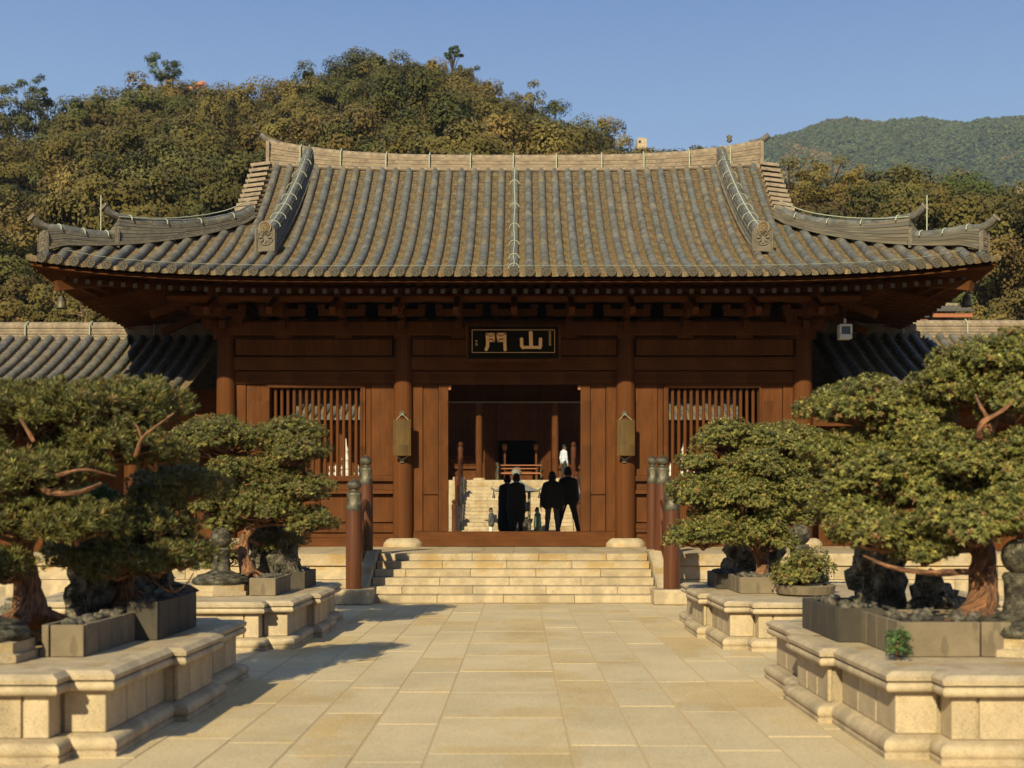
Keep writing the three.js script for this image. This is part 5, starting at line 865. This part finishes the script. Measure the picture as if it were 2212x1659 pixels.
// crest of the hill: bearing -> elevation as seen in the photograph (crown tops)
const crest = [[-700, 430], [-200, 340], [0, 310], [130, 317], [170, 242], [270, 202], [330, 187], [420, 205], [500, 202], [560, 202], [640, 182], [700, 162], [760, 149], [840, 121], [920, 121], [980, 121], [1030, 158], [1100, 205], [1150, 215], [1190, 240], [1230, 266], [1290, 282], [1340, 300], [1400, 318], [1450, 336], [1520, 356], [1640, 356], [1700, 364], [1760, 384], [1830, 396], [1950, 389], [2050, 409], [2150, 419], [2212, 454], [2500, 524], [3000, 564]];
const crestZ = (u) => u < 1250 ? 205 : u > 1600 ? 130 : lerp(205, 130, (u - 1250) / 350);
const TH = 12;                              // height of an average crown top above the soil
function hillY(x, z) { const u = clamp(U0 + x / z * F, -700, 3000), zc = crestZ(u), yc = EYE + (V0 - interp(crest, u)) * zc / F - TH, t = clamp((z - 72) / (zc - 72), 0, 1.6), y0 = 9; const n = (noise3(x * .05, z * .05, 1, 5) - .5) * 5; return t <= 1 ? lerp(y0, yc, Math.pow(t, .92)) + n * Math.min(1, (1 - t) * 4) : yc - (t - 1) * 60; }
{
  const pos = [], uv = [], idx = [], nu = 110, nz = 40;
  for (let i = 0; i <= nu; i++) for (let j = 0; j <= nz; j++) { const u = -700 + i / nu * 3700, zc = crestZ(u), z = 70 + (j / nz) * (zc * 1.25 - 70), x = (u - U0) / F * z; pos.push(x, j ? hillY(x, z) : -1, -z); uv.push(x, z); if (i && j) { const a = i * (nz + 1) + j, b = a - nz - 1; idx.push(b - 1, a - 1, a, b - 1, a, b); } }
  const g = new THREE.BufferGeometry(); g.setAttribute('position', new THREE.Float32BufferAttribute(pos, 3)); g.setAttribute('uv', new THREE.Float32BufferAttribute(uv, 2)); g.setIndex(idx); g.computeVertexNormals();
  const o = put(null, 'hill', g, M.terrain, V3(0, 0, 0)); o.userData = { kind: 'structure' };
}
// a crown built of many small leaf faces gathered in clumps; trunk and limbs below
function crownGeo(s, o) {
  srand(s); const pos = [], col = [], nrm = []; const tri = (a, b, c, k, n) => { pos.push(...a, ...b, ...c); for (let i = 0; i < 3; i++) { col.push(...k); nrm.push(...n); } };
  const clumps = []; for (let i = 0; i < o.n; i++) { let x, y, z; do { x = rr(-1, 1); y = rr(-1, 1); z = rr(-1, 1); } while (x * x + y * y + z * z > 1); const l = Math.hypot(x, y, z) || 1, k = Math.pow(l, -.45); clumps.push([x * k * o.rx, o.h + y * k * o.ry * (y < 0 ? .75 : 1), z * k * o.rx, o.rx * rr(.2, .38)]); }
  for (const [cx, cy, cz, r] of clumps) { const tone = rr(.66, 1.25); for (let i = 0; i < o.m; i++) { let x = rr(-1, 1), y = rr(-.5, 1), z = rr(-1, 1); const l = Math.hypot(x, y, z) || 1; const q = Math.cbrt(rnd()) / l; const p = [cx + x * q * r, cy + y * q * r * .75, cz + z * q * r], w = o.leaf * rr(.6, 1.3); const dx = p[0] / o.rx, dy = (p[1] - o.h) / o.ry, dz = p[2] / o.rx, nn = V3(x / l * .55 + dx * .55, y / l * .55 + dy * .5 + .15, z / l * .55 + dz * .55).normalize(), n = [nn.x, nn.y, nn.z];
    const fl = V3(nn.x + rr(-.55, .55), nn.y + rr(-.55, .55), nn.z + rr(-.55, .55)).normalize(), e1 = V3(rr(-1, 1), rr(-1, 1), rr(-1, 1)).cross(fl).normalize(), e2 = V3().crossVectors(fl, e1), u = [e1.x * w, e1.y * w, e1.z * w], vv = [e2.x * w * .65, e2.y * w * .65, e2.z * w * .65]; const t = tone * rr(.86, 1.14), k = [t, t * rr(.96, 1.04), t * rr(.88, 1.08)];
    const A = [p[0] - u[0], p[1] - u[1], p[2] - u[2]], B = [p[0] + vv[0], p[1] + vv[1], p[2] + vv[2]], C = [p[0] + u[0], p[1] + u[1], p[2] + u[2]], D = [p[0] - vv[0], p[1] - vv[1], p[2] - vv[2]]; tri(A, C, B, k, n); tri(A, D, C, k, n); } }
  const g = new THREE.BufferGeometry(); g.setAttribute('position', new THREE.Float32BufferAttribute(pos, 3)); g.setAttribute('normal', new THREE.Float32BufferAttribute(nrm, 3)); g.setAttribute('color', new THREE.Float32BufferAttribute(col, 3)); g.userData = { clumps }; return g;
}
function trunkGeo(s, o, clumps) { srand(s); const l = [tube(curve([V3(0, -1, 0), V3(rr(-.3, .3), o.h * .45, rr(-.3, .3)), V3(rr(-.4, .4), o.h, rr(-.4, .4))], 8), (t) => lerp(.26, .08, t) * (o.tk ?? 1), 6)]; for (const c of clumps.slice(0, o.limbs ?? 7)) l.push(tube([V3(0, o.h * rr(.35, .7), 0), V3(c[0] * .5, lerp(o.h * .6, c[1], .6), c[2] * .5), V3(c[0], c[1], c[2])], (t) => lerp(.12, .03, t) * (o.tk ?? 1), 5, 0, false)); return mg(l); }
const crownM = mat('forest_leaf', [1, 1, 1], { vertexColors: true, roughness: .8, specularIntensity: .15, transmission: .25, thickness: 0, side: THREE.DoubleSide });
const forestBark = mat('forest_bark', [.13, .095, .055], { map: barkT, roughness: 1 });
const kinds = [{ rx: 4.2, ry: 2.8, h: 6.4, n: 26, m: 330, leaf: .135 }, { rx: 4.9, ry: 2.4, h: 6.8, n: 30, m: 330, leaf: .135 }, { rx: 3.4, ry: 3.2, h: 6.2, n: 22, m: 330, leaf: .13 }, { rx: 3.9, ry: 2.2, h: 7.2, n: 16, m: 330, leaf: .135 }, { rx: 2.8, ry: 2.5, h: 5.4, n: 18, m: 300, leaf: .115 }];
const protos = kinds.map((k, i) => { const c = crownGeo(200 + i, k); return { c, t: trunkGeo(300 + i, k, c.userData.clumps) }; });
const tones = [[.122, .094, .026], [.132, .098, .027], [.108, .088, .025], [.14, .10, .029], [.088, .08, .024], [.15, .10, .031], [.074, .074, .022], [.125, .098, .026]];
{
  srand(401); const list = kinds.map(() => []);
  for (let tries = 0, n = 0; n < 980 && tries < 20000; tries++) {
    const u = rr(-260, 2480), zc = crestZ(u), z = Math.sqrt(rr(75 * 75, (zc + 6) ** 2)), x = (u - U0) / F * z; if (u < 140 && z > zc - 40) continue;
    const k = Math.floor(rnd() * kinds.length), near = 1 - clamp((z - 70) / 100, 0, 1); list[k].push([x, hillY(x, z) - .6, z, rr(.66, 1.32) * lerp(1, .8, near)]); n++;
  }
  for (let i = 0; i < 260; i++) { const u = i % 2 ? rr(-150, 470) : rr(1750, 2400), z = rr(68, 82), x = (u - U0) / F * z; list[4].push([x, hillY(x, Math.max(z, 70)) - 3.2 * .7, z, rr(.55, .85)]); }
  const f = new THREE.Group(); f.name = 'hillside_forest'; f.userData = { kind: 'stuff', label: 'olive green woodland covering the hill behind the gate' }; scene.add(f);
  list.forEach((l, k) => {
    for (const [geo, m, nm] of [[protos[k].c, crownM, 'crowns'], [protos[k].t, forestBark, 'trunks']]) {
      const im = new THREE.InstancedMesh(geo, m, l.length); im.name = nm; im.castShadow = im.receiveShadow = true; srand(500 + k);
      l.forEach(([x, y, z, s], i) => { const q = new THREE.Quaternion().setFromAxisAngle(UP, rnd() * 6.28), a = rr(.88, 1.15); im.setMatrixAt(i, _m.compose(_p.set(x, y, -z), q, _s.set(s * a, s * rr(.9, 1.15), s * a))); const c = tones[Math.floor(rnd() * tones.length)], v = rr(.7, 1.2); if (nm === 'crowns') im.setColorAt(i, _c.setRGB(c[0] * v, c[1] * v, c[2] * v)); });
      f.add(im);
    }
  });
}
// trees that stand out singly
function loneTree(label, u, vTop, vBase, z, o, tone) { o = { ...o, m: Math.round(o.m * 2.6), leaf: o.leaf * .62 };
  const b = W(u, vBase, z), H = (vBase - vTop) * z / F, t = thing('hill_tree', label, 'tree', b), c = crownGeo(o.seed, { ...o, h: H - o.ry }); const cl = c.userData.clumps; c.userData = {};
  const m = crownM.clone(); m.color.setRGB(...tone.map((q) => q * 1.5)); m.name = 'leaf_' + o.seed;
  add(t, 'trunk', trunkGeo(o.seed + 1, { h: H - o.ry, limbs: o.limbs ?? 12, tk: o.tk ?? .8 }, cl).translate(b.x, b.y, b.z), o.pale ? mat('pale_bark_' + o.seed, [.34, .26, .16], { map: barkT }) : forestBark);
  add(t, 'crown', c.translate(b.x, b.y, b.z), m);
}
loneTree('thin sparse tree standing above the skyline at the far left', 66, 140, 330, 178, { seed: 601, rx: 2.3, ry: 2.2, n: 9, m: 50, leaf: .2, limbs: 9, tk: .55 }, [.05, .058, .024]);
loneTree('dark tall tree with bare gaps at the left photo edge', 20, 192, 420, 170, { seed: 611, rx: 3.6, ry: 3.6, n: 26, m: 70, leaf: .24 }, [.058, .055, .018]);
loneTree('dark tall tree second from the left photo edge', 86, 202, 430, 168, { seed: 621, rx: 3.0, ry: 3.6, n: 24, m: 70, leaf: .24 }, [.052, .052, .018]);
loneTree('round-topped tree rising highest from the left skyline', 352, 118, 260, 190, { seed: 631, rx: 2.7, ry: 2.4, n: 22, m: 60, leaf: .2, limbs: 10, tk: .6 }, [.05, .058, .02]);
loneTree('bare pinkish-orange tree on the left skyline', 428, 172, 250, 186, { seed: 641, rx: 2.1, ry: 1.9, n: 16, m: 50, leaf: .17, limbs: 14, pale: 1, tk: .5 }, [.30, .13, .07]);
loneTree('small dark tree on the summit of the hill', 978, 102, 190, 200, { seed: 651, rx: 1.5, ry: 1.5, n: 12, m: 60, leaf: .2 }, [.042, .055, .022]);
loneTree('open forked tree on the summit, right of the dark one', 1012, 112, 210, 200, { seed: 661, rx: 1.8, ry: 2.2, n: 9, m: 55, leaf: .2, limbs: 9, tk: .5 }, [.06, .065, .022]);
loneTree('bright green tree in the middle of the hill above the ridge', 862, 232, 350, 150, { seed: 671, rx: 2.6, ry: 2.9, n: 26, m: 66, leaf: .2 }, [.062, .10, .022]);
loneTree('orange-brown tree on the hill above the ridge centre', 1052, 262, 350, 150, { seed: 681, rx: 2.6, ry: 1.9, n: 24, m: 60, leaf: .2, limbs: 10 }, [.17, .095, .028]);
loneTree('olive tree with see-through crown on the right shoulder of the hill', 1150, 182, 290, 185, { seed: 691, rx: 3.0, ry: 2.6, n: 22, m: 50, leaf: .2, limbs: 12 }, [.11, .085, .022]);
loneTree('golden-brown tree right of the gate ridge', 1790, 345, 470, 100, { seed: 701, rx: 3.0, ry: 2.3, n: 34, m: 70, leaf: .15, limbs: 10 }, [.125, .088, .022]);
loneTree('golden-brown tree next to the right ridge end', 1705, 352, 470, 98, { seed: 711, rx: 2.5, ry: 2.1, n: 30, m: 70, leaf: .15, limbs: 10 }, [.115, .085, .022]);
loneTree('rounded olive tree between the two hip ridges on the right', 1945, 370, 500, 98, { seed: 721, rx: 2.7, ry: 2.4, n: 32, m: 70, leaf: .15 }, [.088, .075, .02]);
loneTree('large dark green tree at the right above the eaves tip', 2080, 388, 560, 92, { seed: 731, rx: 3.4, ry: 2.8, n: 40, m: 80, leaf: .14 }, [.045, .055, .016]);
loneTree('olive tree at the right photo edge beside the eaves tip', 2190, 440, 660, 88, { seed: 741, rx: 2.6, ry: 3.2, n: 36, m: 76, leaf: .14 }, [.08, .07, .02]);
loneTree('bare pale-stemmed tree under the left eaves tip', 178, 628, 700, 62, { seed: 751, rx: .8, ry: .8, n: 8, m: 26, leaf: .06, limbs: 14, pale: 1, tk: .28 }, [.17, .12, .04]);
{ // mountain far to the right
  const top = [[1200, 420], [1500, 340], [1600, 322], [1650, 309], [1700, 297], [1745, 283], [1790, 267], [1840, 260], [1875, 268], [1905, 270], [1940, 263], [1990, 260], [2040, 270], [2080, 272], [2130, 262], [2212, 258], [2400, 250], [2700, 300], [3100, 400]];
  const Z0 = 700, Z1 = 1500, H = (u, z) => { const yc = EYE + (V0 - interp(top, u)) * Z1 / F, t = (z - Z0) / (Z1 - Z0), x = (u - U0) / F * z; const n = (noise3(x * .007, z * .004, 2, 8) - .5) * 110 + (noise3(x * .02, z * .012, 2, 9) - .5) * 40; return t > 1 ? yc - (t - 1) * 500 : lerp(20, yc, Math.pow(t, .9)) + n * Math.sin(Math.min(1, t) * Math.PI) * .9; };
  const pos = [], uv = [], idx = [], nu = 150, nz = 60; for (let i = 0; i <= nu; i++) for (let j = 0; j <= nz; j++) { const u = 1150 + i / nu * 1950, z = lerp(Z0, Z1 * 1.12, j / nz), x = (u - U0) / F * z; pos.push(x, H(u, z), -z); uv.push(x, z); if (i && j) { const a = i * (nz + 1) + j, b = a - nz - 1; idx.push(b - 1, a - 1, a, b - 1, a, b); } }
  const g = new THREE.BufferGeometry(); g.setAttribute('position', new THREE.Float32BufferAttribute(pos, 3)); g.setAttribute('uv', new THREE.Float32BufferAttribute(uv, 2)); g.setIndex(idx); g.computeVertexNormals();
  const o = put(null, 'mountain', g, M.farhill, V3(0, 0, 0)); o.userData = { kind: 'structure' };
  srand(801); const c = crownGeo(802, { rx: 5, ry: 3.4, h: 3.5, n: 14, m: 14, leaf: 1.2 }); c.userData = {}; const N = 14000, im = new THREE.InstancedMesh(c, crownM, N); im.name = 'mountain_woodland'; im.userData = { kind: 'stuff', label: 'bluish green woodland on the far mountain' };
  for (let i = 0; i < N; i++) { const u = rr(1560, 2330), z = lerp(850, 1510, Math.sqrt(rnd())), x = (u - U0) / F * z, s = rr(.42, .95); im.setMatrixAt(i, _m.compose(_p.set(x, H(u, z) - 1, -z), new THREE.Quaternion().setFromAxisAngle(UP, rnd() * 6.28), _s.set(s, s, s))); const or = noise3(x * .01, z * .01, 3, 4) > .7 && rnd() < .45; const k = or ? [.19, .13, .045] : [[.085, .10, .036], [.093, .104, .038], [.078, .094, .036], [.10, .102, .038]][Math.floor(rnd() * 4)], v = rr(.8, 1.2); im.setColorAt(i, _c.setRGB(k[0] * v, k[1] * v, k[2] * v)); }
  scene.add(im);
}
{ // small buildings beyond
  const pav = (label, u0, u1, vR, vE, vW, z) => {
    const a = W(u0, vE, z), b = W(u1, vE, z), yr = EYE + (V0 - vR) * z / F, yw = EYE + (V0 - vW) * z / F, t = thing('tiled_pavilion', label, 'pavilion', V3((a.x + b.x) / 2, a.y - 3, -z - 1)), i = .35;
    const g = new THREE.BufferGeometry(), L = [[0, a.y], [1.6, yr], [3.2, a.y]], p = []; for (let k = 0; k < 2; k++) for (const [x, q] of [[0, k], [1, k], [1, k + 1], [0, k], [1, k + 1], [0, k + 1]]) p.push(lerp(a.x, b.x, x) + (L[q][0] === 1.6 ? (x ? -i : i) : 0), L[q][1], -z - L[q][0]);
    g.setAttribute('position', new THREE.Float32BufferAttribute(p, 3)); g.computeVertexNormals(); const r = add(t, 'roof', uvm(g), M.tube2);
    const rows = []; for (let x = a.x + .1; x < b.x; x += .24) rows.push(tube([V3(x, a.y + .02, -z), V3(lerp(x, (a.x + b.x) / 2, .05), yr, -z - 1.6)], .06, 6)); add(r, 'tile_rows', mg(rows), M.tube2).userData.kind = 'stuff';
    add(r, 'ridge', bx(a.x + i, b.x - i, yr - .02, yr + .12, z + 1.5, z + 1.7), M.ridge);
    add(t, 'red_fascia', bx(a.x + .1, b.x - .1, yw, a.y - .06, z + .15, z + .3), M.redwood); add(t, 'wall', bx(a.x + .3, b.x - .3, a.y - 4, yw, z + .5, z + 2.7), M.woodDark);
  };
  pav('small pavilion with grey roof and red fascia above the right corridor', 2014, 2108, 649, 672, 684, 62);
  pav('smaller pavilion roof partly hidden by the gate eaves on the right', 1948, 2012, 667, 685, 691, 63);
  const f = W(2086, 650, 61), s = thing('stone_finial', 'grey bulbous stone finial rising behind the pavilion roof', 'finial', V3(f.x, f.y - .6, -63.9)); add(s, 'finial', lathe([[.26, -.3], [.28, 0], [.22, .12], [.26, .3], [.2, .55], [.1, .75], [.05, 1.0], [0, 1.1]], 14, f.x, f.y - .35, -63.9), M.grey);
  const b = W(2206, 430, 320), t = thing('white_building', 'pale building corner showing over the trees at the right photo edge', 'building', V3(b.x + 4, b.y - 20, -325));
  add(t, 'wall', bx(b.x - 1, b.x + 12, b.y - 40, b.y + 2.6, 320, 332), M.stoneB); add(t, 'roof', bx(b.x - 1.2, b.x + 12.2, b.y + 2.6, b.y + 3, 319.8, 332.2), M.white);
  for (let k = 0; k < 4; k++) add(t, 'window', bx(b.x + .4 + k * 3, b.x + 2 + k * 3, b.y - 3, b.y - 1.2, 319.9, 320.05), M.black);
  const c = W(1387, 299, 330), d = thing('cream_building', 'cream block peeping over the right shoulder of the hill', 'building', V3(c.x, c.y - 20, -335));
  add(d, 'wall', bx(c.x - 1.2, c.x + 1.2, c.y - 40, c.y + .1, 330, 340), M.stoneB); add(d, 'roof', bx(c.x - .8, c.x + .2, c.y + .1, c.y + .5, 331, 336), M.stone); add(d, 'window', bx(c.x - .9, c.x - .3, c.y - 1.2, c.y - .5, 329.9, 330.05), M.black);
}
scene.traverse((o) => { if (o.isMesh) o.castShadow = o.receiveShadow = true; });
renderer.render(scene, camera);
